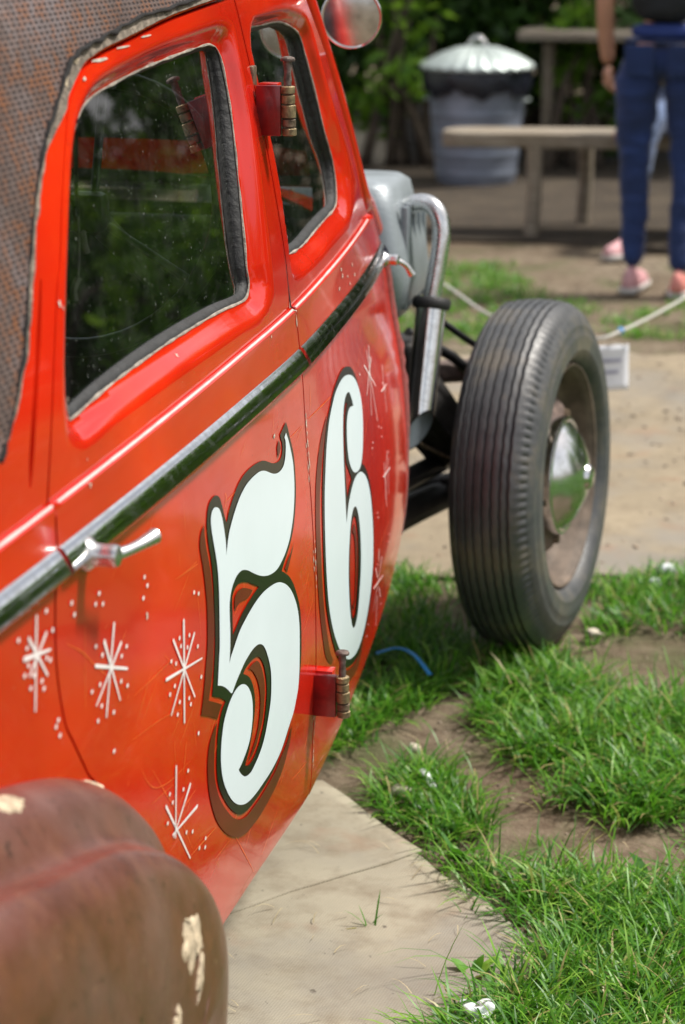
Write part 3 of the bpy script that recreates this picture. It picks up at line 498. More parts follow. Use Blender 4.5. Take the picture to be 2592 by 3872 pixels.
def body_x(P):
    P = np.atleast_2d(P); y, z = P[:, 0], P[:, 1]
    d = z-crease(y); s_ = sstep(d/.0016)
    x = S(y, z)+(1-s_)*.0055*np.exp(np.minimum(d, 0)/.045)-s_*.0035*np.exp(-np.maximum(d, 0)/.06)
    m = (z > .95)
    if m.any():
        o = np.zeros(m.sum())
        Pm = P[m]
        for W, WF in ((W1, W1F), (W2, W2F)):
            b0, b1 = WF.min(0), WF.max(0); k = ((Pm > b0) & (Pm < b1)).all(1)
            if k.any(): o[k] += frame_off(Pm[k], W, WF)
        x[m] += o
    return x
def normals(P, fx):
    e = 2.5e-4; dy = (fx(P+[e, 0])-fx(P-[e, 0]))/(2*e); dz = (fx(P+[0, e])-fx(P-[0, e]))/(2*e)
    n = np.stack([np.ones(len(P)), -dy, -dz], 1); return n/np.linalg.norm(n, axis=1)[:, None]
def fill2d(loops, pts):
    vc = []; ed = []
    for lp in loops:
        k = len(vc); n = len(lp); vc += [Vector((float(a), float(b))) for a, b in lp]; ed += [(k+i, k+(i+1) % n) for i in range(n)]
    vc += [Vector((float(a), float(b))) for a, b in pts]
    v, e, f, *_ = delaunay_2d_cdt(vc, ed, [], 0, 1e-7)
    return np.array([(p.x, p.y) for p in v]), np.array([q for q in f if len(q) == 3])
def panel(name, outer, holes, parent, mat, fx=body_x, step_hi=.0065, step_lo=.016, depth=.018, edge=.0025):
    outer = resample(outer, .006); holes = [resample(h, .005) for h in holes]
    lo, hi = outer.min(0), outer.max(0); pts = []
    zs = np.concatenate([np.arange(lo[1], .90, step_lo), np.arange(max(.90, lo[1]), hi[1], step_hi)])
    for k, z in enumerate(zs):
        st = step_lo if z < .90 else step_hi
        ys = np.arange(lo[0], hi[0], st)+(st/2 if k % 2 else 0); pts += [(y, z) for y in ys]
    for dz in (-.0026, -.0010, .0, .0003, .0006, .0009, .0012, .0016, .0020, .0032, .005):
        pts += [(y, float(crease(y))+dz) for y in np.arange(lo[0], hi[0], .011)]
    pts = np.array(pts); keep = poly_in(pts, outer) & ~near_poly(pts, outer, .0028)
    nrow = 11*len(np.arange(lo[0], hi[0], .011)); far = np.abs(pts[:, 1]-crease(pts[:, 0])) > .0075; far[len(pts)-nrow:] = True; keep &= far
    for h in holes: keep &= ~poly_in(pts, h) & ~near_poly(pts, h, .0022)
    pts = pts[keep]
    v, f = fill2d([outer]+holes, pts)
    cen = v[f].mean(1); keep = poly_in(cen, outer)
    for h in holes: keep &= ~poly_in(cen, h)
    f = f[keep]
    a = v[f]; ar = (a[:, 1, 0]-a[:, 0, 0])*(a[:, 2, 1]-a[:, 0, 1])-(a[:, 1, 1]-a[:, 0, 1])*(a[:, 2, 0]-a[:, 0, 0])
    f[ar < 0] = f[ar < 0][:, ::-1]
    x = fx(v); nrm = normals(v, fx)
    V = np.stack([x, v[:, 0], v[:, 1]], 1)
    # boundary edges -> rounded return flange
    cnt = {}
    for t in f:
        for i in range(3):
            a_, b_ = int(t[i]), int(t[(i+1) % 3]); k = (min(a_, b_), max(a_, b_)); cnt[k] = None if k in cnt else (a_, b_)
    be = [q for q in cnt.values() if q]
    bset = sorted({i for q in be for i in q}); idx = {i: k for k, i in enumerate(bset)}
    V[bset, 0] -= 0
    n0 = len(V); dup1 = V[bset]-[edge, 0, 0]; dup2 = V[bset]-[depth, 0, 0]
    V = np.vstack([V, dup1, dup2]); nb = len(bset)
    F = [tuple(t) for t in f]
    for a_, b_ in be:
        F.append((b_, a_, n0+idx[a_], n0+idx[b_])); F.append((n0+idx[b_], n0+idx[a_], n0+nb+idx[a_], n0+nb+idx[b_]))
    me = pmesh(name, V, F)
    me.polygons.foreach_set('use_smooth', [True]*len(me.polygons))
    # custom normals on the skin
    ln = np.zeros((len(me.loops), 3)); vi = np.zeros(len(me.loops), int); me.loops.foreach_get('vertex_index', vi)
    pn = np.zeros((len(me.polygons), 3)); me.polygons.foreach_get('normal', pn.ravel()) if False else None
    for p in me.polygons:
        if p.index < len(f):
            for li in p.loop_indices: ln[li] = nrm[vi[li]]
        else:
            for li in p.loop_indices: ln[li] = p.normal
    me.normals_split_custom_set([tuple(q) for q in ln])
    return obj(name, me, mat, parent, smooth=False)
def decal(name, polys, off, mat, parent, holes=(), fx=body_x, smooth=True, grid=.02, thin=0.0):
    VV = []; FF = []; NN = []
    for poly in polys:
        outer = smooth_closed(poly) if smooth else np.asarray(poly, float)
        hs = [smooth_closed(h) if smooth else np.asarray(h, float) for h in holes]
        lo, hi = outer.min(0), outer.max(0)
        g = np.array([(a, b) for a in np.arange(lo[0], hi[0], grid) for b in np.arange(lo[1], hi[1], grid)])
        if len(g):
            k = poly_d(g, outer) < -.003
            for h in hs: k &= poly_d(g, h) > .003
            g = g[k]
        v, f = fill2d([outer]+hs, g if len(g) else np.zeros((0, 2)))
        if len(f) == 0: continue
        cen = v[f].mean(1); k = poly_d(cen, outer) < 0
        for h in hs: k &= poly_d(cen, h) > 0
        f = f[k]
        if len(f) == 0: continue
        a = v[f]; ar = (a[:, 1, 0]-a[:, 0, 0])*(a[:, 2, 1]-a[:, 0, 1])-(a[:, 1, 1]-a[:, 0, 1])*(a[:, 2, 0]-a[:, 0, 0])
        f[ar < 0] = f[ar < 0][:, ::-1]
        b0 = len(VV); VV += [(xx+off, p[0], p[1]) for xx, p in zip(fx(v), v)]; NN += list(normals(v, fx)); FF += [tuple(t+b0) for t in f]
    me = pmesh(name, VV, FF); me.polygons.foreach_set('use_smooth', [True]*len(me.polygons))
    vi = np.zeros(len(me.loops), int); me.loops.foreach_get('vertex_index', vi); NN = np.array(NN)
    me.normals_split_custom_set([tuple(q) for q in NN[vi]])
    return obj(name, me, mat, parent, smooth=False)
def stroke(p, q, w0, w1=None, n=6):                # tapered brush stroke with rounded ends
    p = np.array(p, float); q = np.array(q, float); w1 = w0 if w1 is None else w1
    t = (q-p)/(np.linalg.norm(q-p)+1e-9); nrm = np.array([-t[1], t[0]]); out = []
    for k in range(n+1):
        a = -math.pi/2+math.pi*k/n; out.append(q+w1*.5*(math.cos(a)*t+math.sin(a)*nrm))
    for k in range(n+1):
        a = math.pi/2+math.pi*k/n; out.append(p+w0*.5*(math.cos(a)*t+math.sin(a)*nrm))
    return np.array(out)
def blob(c, r, n=9, jag=.0, sy=1.0):
    return np.array([(c[0]+r*sy*(1+jag*(random.random()-.5))*math.cos(2*math.pi*k/n), c[1]+r*(1+jag*(random.random()-.5))*math.sin(2*math.pi*k/n)) for k in range(n)])

car = tag(empty('hot_rod', (-1.36, 2.9, 0)), 'battered red hot rod saloon with the number 56 painted on its doors', 'car')

# --- outlines of the panels in (y, z)
HG = np.array(TR['hinge_gap'])[::-1]                     # bottom -> top, y about 2.81
hg = lambda z: 2.813+.0*z
RG = [tuple(p) for p in TR['rear_gap']]
rear_top = [(2.811, 1.374)]+RG[1:]                       # roof edge, round the corner and down to the sill
rear_curve = [tuple(p) for p in catmull(rear_top, 4)]
low_arc = [(1.93, .615), (1.985, .545), (2.03, .46), (2.06, .36), (2.075, .275)]
outer_rear = rear_curve+[tuple(p) for p in catmull([RG[-1]]+low_arc, 3)[1:]]+[(2.3, .268), (2.5, .266), (2.811, .255)]
outer_rear += [(2.811, z) for z in np.linspace(.30, 1.36, 30)]
PR = np.array(outer_rear)
W1o = W1; W2o = W2
rear_door = panel('rear_door', PR, [W1o], car, RED)
rear_door['label'] = 'rear door with the big white 5'
GR = [tuple(p) for p in TR['groove']]
front_edge = [tuple(p) for p in catmull([(3.31, 1.385)]+GR[1:]+[(3.80, .86), (3.80, .70), (3.80, .5), (3.795, .34)], 3)]
PF = np.array([(2.8165, z) for z in np.linspace(.252, 1.376, 34)]+[(3.0, 1.380), (3.2, 1.384)]+front_edge+[(3.6, .315), (3.3, .287), (3.05, .265)])
front_door = panel('front_door', PF, [W2o], car, RED)
front_door['label'] = 'front door with the big white 6'
# rear quarter: everything behind the rear door's edge
quarter_curve = [(y-.005 if z < 1.3 else y-.004, z+.004 if z > 1.28 else z) for y, z in rear_curve]
qc = [p for p in quarter_curve if p[0] < 2.79]
PQ = np.array([(2.805, 1.382)]+qc+[tuple(np.array(p)-[.005, 0]) for p in catmull([RG[-1]]+low_arc, 3)[1:]]+[(1.6, .27), (1.0, .30), (.66, .34), (.63, .7), (.62, 1.1), (.66, 1.35), (.8, 1.44), (1.1, 1.46), (1.6, 1.462), (2.2, 1.462), (2.805, 1.462)])
slot = np.array(TR['slot']); slp = np.vstack([slot+[.006, 0], slot[::-1]-[.006, 0]])
slp[0] += [-.004, .003]; slp[len(slot)-1] += [-.004, -.003]; slp[len(slot)] += [.004, -.003]; slp[-1] += [.004, .003]
quarter = panel('rear_quarter_panel', PQ, [smooth_closed(slp, 3)], car, RED)
# roof skin over the doors, and over the top
def roof_x(P): P = np.atleast_2d(P); return S(P[:, 0], P[:, 1])+.001
PT = np.array([(2.81, 1.388), (3.0, 1.389), (3.2, 1.392), (3.33, 1.394), (3.33, 1.462), (2.81, 1.462)])
obj_rs = panel('roof_side_panel', PT, [], car, RED)
yy = np.linspace(.66, 3.34, 40); V = []; F = []
prof_z = [1.462, 1.49, 1.513, 1.532, 1.545, 1.55]
for y in yy:
    row = [(float(S(y, z))+.001, y, z) for z in prof_z]
    xl = 2*-1.36-row[-1][0]; row += [(-1.36, y, 1.572)]+[(2*-1.36-a, b, c) for a, b, c in row[::-1]]
    V += row
m_ = 13
for j in range(len(yy)-1):
    for i in range(m_-1): F.append((j*m_+i, (j+1)*m_+i, (j+1)*m_+i+1, j*m_+i+1))
obj('roof_panel', pmesh('roof_panel', V, F), ROOFFAB, car)
# woven roof covering hanging over the rear quarter, ragged edge
pe = catmull(TR['patch'], 6); pe = np.array([(p[0]+.004*noise.noise(Vector((p[0]*60, p[1]*60, 1))), p[1]+.004*noise.noise(Vector((p[0]*60, p[1]*60, 9)))) for p in pe])
PP = np.vstack([[(2.79, 1.395), (2.70, 1.385)], pe, [(1.62, .99), (1.2, .98), (.70, 1.0), (.68, 1.3), (.80, 1.42), (1.1, 1.455), (1.6, 1.4625), (2.2, 1.4625), (2.79, 1.4625)]])
def patch_x(P): P = np.atleast_2d(P); return S(P[:, 0], P[:, 1])+.005+.0012*np.array([noise.noise(Vector((a*14, b*14, 2))) for a, b in P])
panel('roof_covering', PP, [], car, ROOFFAB, fx=patch_x, step_hi=.011, depth=.006, edge=.0015)
# dirty gutter strip between covering and door top, with black bitumen along its upper edge
gt = [p for p in quarter_curve if p[1] > 1.285]; gu = [tuple(p) for p in pe if p[1] > 1.27]
def gut_x(P): P = np.atleast_2d(P); return S(P[:, 0], P[:, 1])+.0032+.0012*np.array([noise.noise(Vector((a*45, b*45, 5))) for a, b in P])
glow = [(p[0]+.018*(1-.5*sstep((1.1-p[1])/.1))+.003*noise.noise(Vector((p[0]*50, p[1]*50, 4))), p[1]-.002) for p in pe if p[1] <= 1.27]
gpoly = np.array([(2.79, 1.381)]+[(p[0]-.004, p[1]+.003) for p in gt]+glow+[(p[0]+.002, p[1]-.001) for p in pe[::-1]]+[(2.79, 1.394)])
panel('roof_gutter', gpoly, [], car, GUTTER, fx=gut_x, step_hi=.009, depth=.004, edge=.001)
bp = [(float(S(p[0], p[1]))+.0065, p[0], p[1]) for p in gu]; bp = [(float(S(2.79, 1.395))+.0065, 2.79, 1.395)]+bp
rr = [.0024+.0022*noise.noise(Vector((p[1]*40, p[2]*40, 3))) for p in bp]
tube('bitumen_bead', bp, rr, BITUMEN, car, 8)
lowp = [(float(S(p[0], p[1]))+.006, p[0], p[1]) for p in pe if p[1] < 1.28]
tube('covering_edge', lowp, [max(.0006, .0016+.0035*noise.noise(Vector((p[1]*40, p[2]*40, 3)))) for p in lowp], BITUMEN, car, 6)
# cream filler blob on the gutter corner, pale chips along the door edge
for b_ in [blob((2.12, 1.341), .0075, 22, 1.1, 1.9), blob((2.085, 1.322), .006, 20, 1.2, 1.3)]: decal('filler_or_glint_patch', [b_], .0012, CREAM, car, fx=gut_x)
tube('door_gap_shade', [(float(S(2.8138, z))-.0035, 2.8138, z) for z in np.linspace(.262, 1.372, 40)], .0021, SEAL, car, 6)  # black strip paints in the shade of the gap, using the window seal material
chips = []
for y0, z0, dy, dz in [(2.21, 1.3335, .022, .0011), (2.148, 1.3185, .004, .0016), (2.29, 1.3415, .02, .0008), (2.385, 1.3485, .018, .0007)]:
    chips.append(smooth_closed([(y0+dy*math.cos(a)*(1+.5*random.random()), z0+dz*math.sin(a)*(1+.8*random.random())) for a in np.linspace(0, 2*math.pi, 9)[:-1]]))
tag(decal('paint_chip', chips, .0012, PRIMER, rear_door, smooth=False), kind='stuff')
chips = []
for z in np.arange(.28, 1.0, .012):
    if noise.noise(Vector((z*14, 3, 1))) > .12: chips.append(blob((2.8085-.001*random.random(), z+.006*random.random()), .002+.006*random.random(), 11, 1.1, .30))
chips += [blob((2.30, 1.0), .0022, 9, 1.3, 1.6), blob((2.655, .955), .002, 9, 1.2, 1.4), blob((2.63, .83), .004, 7, 1.2), blob((2.07, .765), .004, 8, .8, .7)]
tag(decal('edge_chip', chips, .0009, PRIMER, rear_door), kind='stuff')
chips = [blob((1.952, .965+.03*k), .0014+.0014*random.random(), 9, 1.3, .45) for k in range(6)]+[blob((1.968, 1.02+.035*k), .0022, 9, 1.3, .4) for k in range(3)]+[blob((1.945, 1.12), .0032, 10, .8, .8), blob((1.93, .945), .0026, 9, 1.2, 1.2)]
tag(decal('primer_chip', chips, .0012, PRIMER, rear_door), kind='stuff')
chips = [blob((2.8185+.001*random.random(), z+.006*random.random()), .002+.007*random.random(), 11, 1.1, .32) for z in np.arange(.29, .86, .013) if noise.noise(Vector((z*11, 8, 4))) > .05]
chips += [blob((3.16+.2*random.random(), .935+.04*(random.random()-.5)), .003, 7, 1.2, 1.5) for k in range(7)]
tag(decal('edge_chip', chips, .0009, PRIMER, front_door), kind='stuff')

# --- glass, seals
def glass_plane(W, inset_d):
    c = W.mean(0); y0, y1 = W[:, 0].min(), W[:, 0].max(); z0, z1 = W[:, 1].min(), W[:, 1].max()
    g = np.array([(y0, z0), (y1, z0), (y0, z1), (y1, z1)]); xs = S(g[:, 0], g[:, 1])-inset_d
    A = np.c_[np.ones(4), g]; co, *_ = np.linalg.lstsq(A, xs, rcond=None)
    return lambda P: np.c_[np.ones(len(np.atleast_2d(P))), np.atleast_2d(P)] @ co
def window(W, parent, label):
    gp = glass_plane(W, .027)
    ow = resample(inset(W, -.012), .01); V = [(float(gp(p)[0]), p[0], p[1]) for p in ow]
    n = len(V); V2 = V+[(x-.004, y, z) for x, y, z in V]
    a = .5*np.sum(ow[:, 0]*np.roll(ow[:, 1], -1)-np.roll(ow[:, 0], -1)*ow[:, 1])
    f1 = list(range(n)) if a > 0 else list(range(n))[::-1]
    o = obj('window_glass', pmesh('window_glass', V, [f1]), GLASS, parent, smooth=False); o['label'] = label
    bx = body_x(resample(W, .008)); rw = resample(W, .008); path = [(float(x)-.006, p[0], p[1]) for x, p in zip(bx, inset(rw, .002))]
    # black channel from the painted reveal back to the glass, plus a cracked pale sealant bead
    gx = gp(rw); ring = []; wi = inset(rw, .008)
    for k in range(len(rw)):
        ring += [(bx[k]-.001, rw[k][0], rw[k][1]), (bx[k]+.001, *inset(rw, .004)[k]) if False else (bx[k]-.002, rw[k][0]*.6+wi[k][0]*.4, rw[k][1]*.6+wi[k][1]*.4), (float(gx[k])+.002, wi[k][0], wi[k][1]), (float(gx[k])-.006, wi[k][0], wi[k][1])]
    F = []; N = len(rw)
    for k in range(N):
        for j in range(3): F.append((k*4+j, ((k+1) % N)*4+j, ((k+1) % N)*4+j+1, k*4+j+1))
    obj('window_seal', pmesh('window_seal', ring, F), SEAL, parent)
    path = np.array([(bx[k]+.0005, rw[k][0], rw[k][1]) for k in range(N)])
    rad = [max(.0006, .0016+.0016*noise.noise(Vector((p[1]*30, p[2]*30, 7)))) for p in path]
    tube('sealant_bead', path, rad, SEALWHITE, parent, 6, closed=True)
window(W1, rear_door, 'dusty glass of the rear door'); window(W2, front_door, 'dusty glass of the front door')

# --- chrome waist trim
def trim(name, y0, y1, parent, zu=.909, zl=.877, taper=False):
    ys = np.linspace(y0, y1, 60); V = []; F = []; cs = [(0, 0), (.05, .28), (.28, .62), (.52, .88), (.70, 1), (.88, .72), (1, 0)]; n = len(cs)
    for y in ys:
        for t, h in cs:
            z = zu+(zl-zu)*t; V.append((float(body_x(np.array([[y, z]]))[0])-.0005+.0135*h, y, z))
    for j in range(len(ys)-1):
        for i in range(n-1): F.append((j*n+i, j*n+i+1, (j+1)*n+i+1, (j+1)*n+i))
    F.append(tuple(range(n-1, -1, -1))); F.append(tuple((len(ys)-1)*n+i for i in range(n)))
    o = obj(name, pmesh(name, V, F), CHROME, parent); return autosharp(o, 50)
trim('chrome_trim', 1.836, 2.806, rear_door); trim('chrome_trim', 2.822, 3.79, front_door); trim('chrome_trim', .9, 1.826, quarter)

# --- sky highlight along the waist crease, painted in as a pale tube
CREASE_HL = simple('crease_highlight_pale', (.66, .55, .53), .3, var=.18, scale=30)
for nm_, y0, y1, par in (('crease_highlight', .95, 1.838, quarter), ('crease_highlight', 1.853, 2.806, rear_door), ('crease_highlight', 2.822, 3.60, front_door)):
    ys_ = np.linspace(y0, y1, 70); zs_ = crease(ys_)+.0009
    tube(nm_, np.stack([S(ys_, zs_)+.0012, ys_, zs_], 1), [.0019+.0006*noise.noise(Vector((y*25, 1, 2))) for y in ys_], CREASE_HL, par, 8)
# --- painted numbers: oxblood shade, black outline, white face
for k in ('five_sh1', 'five_sh2', 'five_sh3', 'five_sh4', 'five_sh5', 'five_sh6'): decal('number_shade', [TR[k]], .0011, SHADOWPAINT, rear_door)
decal('number_outline', [TR['five_black']], .0011, BLACKPAINT, rear_door, holes=[TR['five_hole1'], TR['five_hole2']])
n5 = decal('number_five', [TR['five_white']], .0018, WHITEPAINT, rear_door); n5['label'] = 'white painted 5'
for k in ('five_hole1', 'five_hole2'): pass
for k in ('six_sh2', 'six_sh3'): decal('number_shade', [TR[k]], .0008, SHADOWPAINT, front_door)
decal('number_outline', [TR['six_black']], .0012, BLACKPAINT, front_door, holes=[TR['six_hole'], TR['six_hook']])
decal('number_shade', [TR['six_sh1']], .0011, SHADOWPAINT, front_door)
n6 = decal('number_six', [TR['six_white']], .0018, WHITEPAINT, front_door, holes=[TR['six_counter']]); n6['label'] = 'white painted 6'
def side_parent(y): return quarter if y < 1.83 else rear_door if y < 2.81 else front_door
strokes = {}
for y0, z0, y1, z1, w in TR['stars']:
    p, q = (y0, z0), (y1, z1); horiz = abs(y1-y0)/(abs(z1-z0)+1e-6)
    ww = w*(1.5 if abs(z1-z0) > .1 else 1.2)
    strokes.setdefault(side_parent(y0).name, []).append(stroke(p, q, ww*(.8+.5*random.random()), ww*(.5+.4*random.random())))
for y, z in TR['dots']: strokes.setdefault(side_parent(y).name, []).append(blob((y, z), .0022*(1.15 if y < 2.3 else .9), 8, .15, 1.25))
for nm, pl in strokes.items():
    for i, s_ in enumerate(pl): decal('starburst_stroke' if len(s_) > 10 else 'paint_dot', [s_], .0010+.00006*(i % 9), STARWHITE, bpy.data.objects[nm], smooth=False)
sc_l = {}
for path in TR['scratches']:
    c = catmull(path, 5) if len(path) > 2 else np.linspace(path[0], path[1], 6)
    poly = []; w = .0003+.0004*random.random(); T = np.gradient(c, axis=0); T /= np.linalg.norm(T, axis=1)[:, None]; Nn = np.stack([-T[:, 1], T[:, 0]], 1)
    ww = w*np.array([.2+.8*math.sin(math.pi*(k+.3)/(len(c)-.4))*(.6+.8*random.random()) for k in range(len(c))])[:, None]
    sc_l.setdefault(side_parent(c[0][0]).name, []).append(np.vstack([c+Nn*ww, (c-Nn*ww)[::-1]]))
for k in range(210):
    y = 1.85+1.85*random.random(); z = .3+.55*random.random(); a = random.choice([.3, .35, .45, -.9, 1.5, .25])+.25*random.random(); l = .01+.09*random.random()**2.2
    p = np.array([y, z]); q = p+l*np.array([math.cos(a), math.sin(a)]); w = .0003
    if (p[0]-2.813)*(q[0]-2.813) < 0: continue
    sc_l.setdefault(side_parent(y).name, []).append(np.array([p, (p+q)/2+[w, -w], q, (p+q)/2-[w, -w]]))
for nm, pl in sc_l.items():
    tag(decal('paint_scratch', pl, .0007, SCRATCH, bpy.data.objects[nm], smooth=False), kind='stuff')
# flaking front edge of the front door
ze = np.linspace(.36, .875, 80); V = []; F = []
for k, z in enumerate(ze):
    x0 = float(body_x(np.array([[3.796, z]]))[0]); w = .006+.0045*noise.noise(Vector((z*60, 1, 1)))
    pr = .011*sstep((z-.44)/.25); V += [(x0+pr*(.75+.5*noise.noise(Vector((z*45, 2, 2))))+.001, 3.7995, z), (x0-.001, 3.7990, z), (x0-.004, 3.806, z)]
for k in range(79):
    F += [(k*3, k*3+1, k*3+4, k*3+3), (k*3+1, k*3+2, k*3+5, k*3+4)]
obj('door_edge_strip', pmesh('door_edge_strip', V, F), FLAKEWHITE, front_door)
V, F = [], []
for k, z in enumerate(np.linspace(.40, .87, 19)):
    x0 = float(S(3.80, z))-.017; bm_ = None
    v = [(x0+a, 3.806+b, z+c) for a, b, c in ((-.006, 0, -.007), (.005, 0, -.009), (.006, 0, .004), (-.005, 0, .009), (-.006, .006, -.007), (.005, .006, -.009), (.006, .006, .004), (-.005, .006, .009))]
    o_ = len(V); V += v; F += [tuple(i+o_ for i in q) for q in ((0, 1, 2, 3), (7, 6, 5, 4), (0, 4, 5, 1), (1, 5, 6, 2), (2, 6, 7, 3), (3, 7, 4, 0))]
tag(obj('edge_packing', pmesh('edge_packing', V, F), BITUMEN, front_door), kind='stuff')

# --- door handles: escutcheon, barrel, curved lever
def handle(y, parent, s=1.0, lev=(.024, .056, .006)):
    x0 = float(S(y, .885))+.006; Mx = Matrix.Translation((x0, y, .886))
    parts = [lathe_vf([(-.004, .0), (-.004, .0165*s), (.002, .0172*s), (.006, .0135*s), (.009, .0115*s), (.020*s, .0108*s), (.027*s, .0118*s), (.032*s, .0105*s), (.0345*s, .005*s), (.0348*s, 0)], 28, Mx)]
    p0 = np.array([x0+.026*s, y, .886]); p3 = p0+np.array(lev)
    path = catmull([p0, p0+np.array([lev[0]*.40, lev[1]*.30, lev[2]*.2]), p0+np.array([lev[0]*.72, lev[1]*.66, lev[2]*.5]), p3], 6)
    n = len(path); t = np.linspace(0, 1, n)
    V, F = tube_vf(path, s*(.0068-.0030*np.sin(t*math.pi)*.6+.0014*t), 12)
    parts.append((V, F)); V, F = join_vf(parts)
    o = obj('door_handle', pmesh('door_handle', V, F), DULLCHROME, parent); return autosharp(o, 50)
handle(1.893, rear_door)['label'] = 'chrome lever handle on the rear door'
handle(3.735, front_door, .85, lev=(.026, .02, -.028))['label'] = 'chrome lever handle at the front edge of the front door'

# --- hinges made of block, knuckles and a nail
def hinge(z, h, label):
    x0 = float(S(2.813, z))-.002; e = empty('hinge', (x0, 2.813, z-h/2), car); e['label'] = label
    bm = bmesh.new(); bm_box(bm, (x0+.018, 2.806, z), (.034, .012, h), bevel=.0015)
    autosharp(obj('hinge_block', bm, DARKRED, e), 40)
    bm = bmesh.new(); bm_box(bm, (x0+.014, 2.824, z+.004), (.026, .022, h*.94), bevel=.001); autosharp(obj('hinge_leaf', bm, RED, e), 40)
    xc = x0+.0445; hs = [.17, .2, .28, .18, .17]; z1 = z+h/2
    for k, f in enumerate(hs):
        z0 = z1-h*f; r = .0098 if k % 2 == 0 else .0092
        M = Matrix.Translation((xc+.0008*(k-2)*.6, 2.806, 0)) @ Matrix.Rotation(R(-90), 4, 'Y')
        prof = [(z0+.0006, 0), (z0+.0006, r-.0015), (z0+.0016, r), (z1-.0016, r), (z1-.0006, r-.0015), (z1-.0006, 0)]
        lathe('hinge_knuckle', prof, BRASSY if k % 2 == 0 or k == 1 else RUSTYSTEEL, e, 20, M); z1 = z0
    M = Matrix.Translation((xc-.001, 2.806, z+h/2)) @ Matrix.Rotation(R(-90), 4, 'Y') @ Matrix.Rotation(R(2), 4, 'Z')
    def tw(j, s, x, r): return x, r*(1+.10*math.sin(2*math.pi*s/18*2+x*340)) if .004 < x < .029 else r
    prof = [(-.003, .0052)]+[(x, .0050) for x in np.linspace(.002, .031, 16)]+[(.0315, .0095), (.034, .0100), (.0365, .0085), (.038, .004), (.0382, 0)]
    lathe('hinge_nail', prof, NAILSTEEL, e, 18, M, 60, mod=tw)
hinge(1.229, .066, 'upper hinge with a bent nail as its pin'); hinge(.411, .062, 'lower hinge with a nail as its pin')
# brown wedge and white scrape above the upper hinge
box('hinge_packing', (float(S(2.82, 1.275))-.004, 2.82, 1.272), (.014, .02, .028), RUSTYSTEEL, car, bevel=.002)

# ------------------------------------------------------------------ rest of the car
XC = -1.36
def mirx(V): return [(2*XC-x, y, z) for x, y, z in V]
# inner shell behind the door gaps (dark), leaving the window openings free
def shell_x(P): P = np.atleast_2d(P); return S(P[:, 0], P[:, 1])-.05
inner_out = np.array([(.75, .28), (3.74, .30), (3.74, .9), (3.40, 1.28), (3.32, 1.40), (2.0, 1.44), (.9, 1.40), (.72, 1.0)])
def hull_hole(W, d): return resample(inset(W, -d), .012)
panel('inner_panel', inner_out, [hull_hole(W1, .016), hull_hole(W2, .016)], car, INTERIOR, fx=shell_x, step_hi=.05, step_lo=.06, depth=.012)
# far side of the body: mirrored skin with the same window openings
far_out = np.array([(.66, .32), (2.0, .27), (3.78, .33), (3.79, .9), (3.43, 1.256), (3.33, 1.40), (3.3, 1.462), (.9, 1.455), (.70, 1.3), (.63, .9)])
fo = panel('far_side_panel', far_out, [resample(W1, .012), resample(W2, .012)], car, RED, fx=body_x, step_hi=.02, step_lo=.05, depth=.03)
me = fo.data
for v in me.vertices: v.co.x = 2*XC-v.co.x
me.flip_normals()
try: me.free_normals_split()
except Exception: pass
# rear end, floor, seat, dashboard, scuttle
def cross(y, z): return float(S(y, z))-.001
zz = np.linspace(.32, 1.455, 22); V = []; F = []
for z in zz:
    xr = cross(.66, z)
    for k in range(13):
        t = k/12; bul = .16*math.sin(math.pi*t)*(.5+.5*math.sin(math.pi*min(1, (z-.3)/1.2)))
        V.append((xr+(2*XC-2*xr)*t, .66-bul, z))
for j in range(21):
    for i in range(12): F.append((j*13+i, j*13+i+1, (j+1)*13+i+1, (j+1)*13+i))
obj('rear_panel', pmesh('rear_panel', V, F), RED, car)
box('floor_pan', (XC, 2.05, .29), (.98, 2.7, .03), GREASY, car)
box('seat_back', (XC, 1.75, .72), (1.0, .12, .6), INTERIOR, car, Matrix.Rotation(R(-12), 3, 'X'), .05, 4)
box('seat_cushion', (XC, 2.05, .46), (1.02, .5, .16), INTERIOR, car, None, .05, 4)
box('dashboard', (XC, 3.36, .90), (1.02, .05, .22), INTERIOR, car, Matrix.Rotation(R(10), 3, 'X'), .02, 3)
# scuttle: crowned red panel between the windscreen foot and the firewall
V = []; F = []; ys = np.linspace(3.55, 3.80, 8); nx = 25
for y in ys:
    t = (y-3.55)/.25; x0 = cross(y, .96); ztop = 1.055-.035*t
    for i in range(nx):
        u = i/(nx-1); x = x0+(2*XC-2*x0)*u; V.append((x, y, .925+(ztop-.925)*(1-abs(2*u-1)**3.2)))
for j in range(len(ys)-1):
    for i in range(nx-1): F.append((j*nx+i, (j+1)*nx+i, (j+1)*nx+i+1, j*nx+i+1))
obj('scuttle_panel', pmesh('scuttle_panel', V, F), RED, car)
V = []; F = []
for j, z in enumerate(np.linspace(.34, .97, 10)):
    xr = cross(3.79, min(z, .95))-.012
    for i in range(9): V.append((xr+(2*XC-2*xr)*i/8, 3.785, z))
for j in range(9):
    for i in range(8): F.append((j*9+i, j*9+i+1, (j+1)*9+i+1, (j+1)*9+i))
obj('firewall', pmesh('firewall', V, F), GREASY, car)
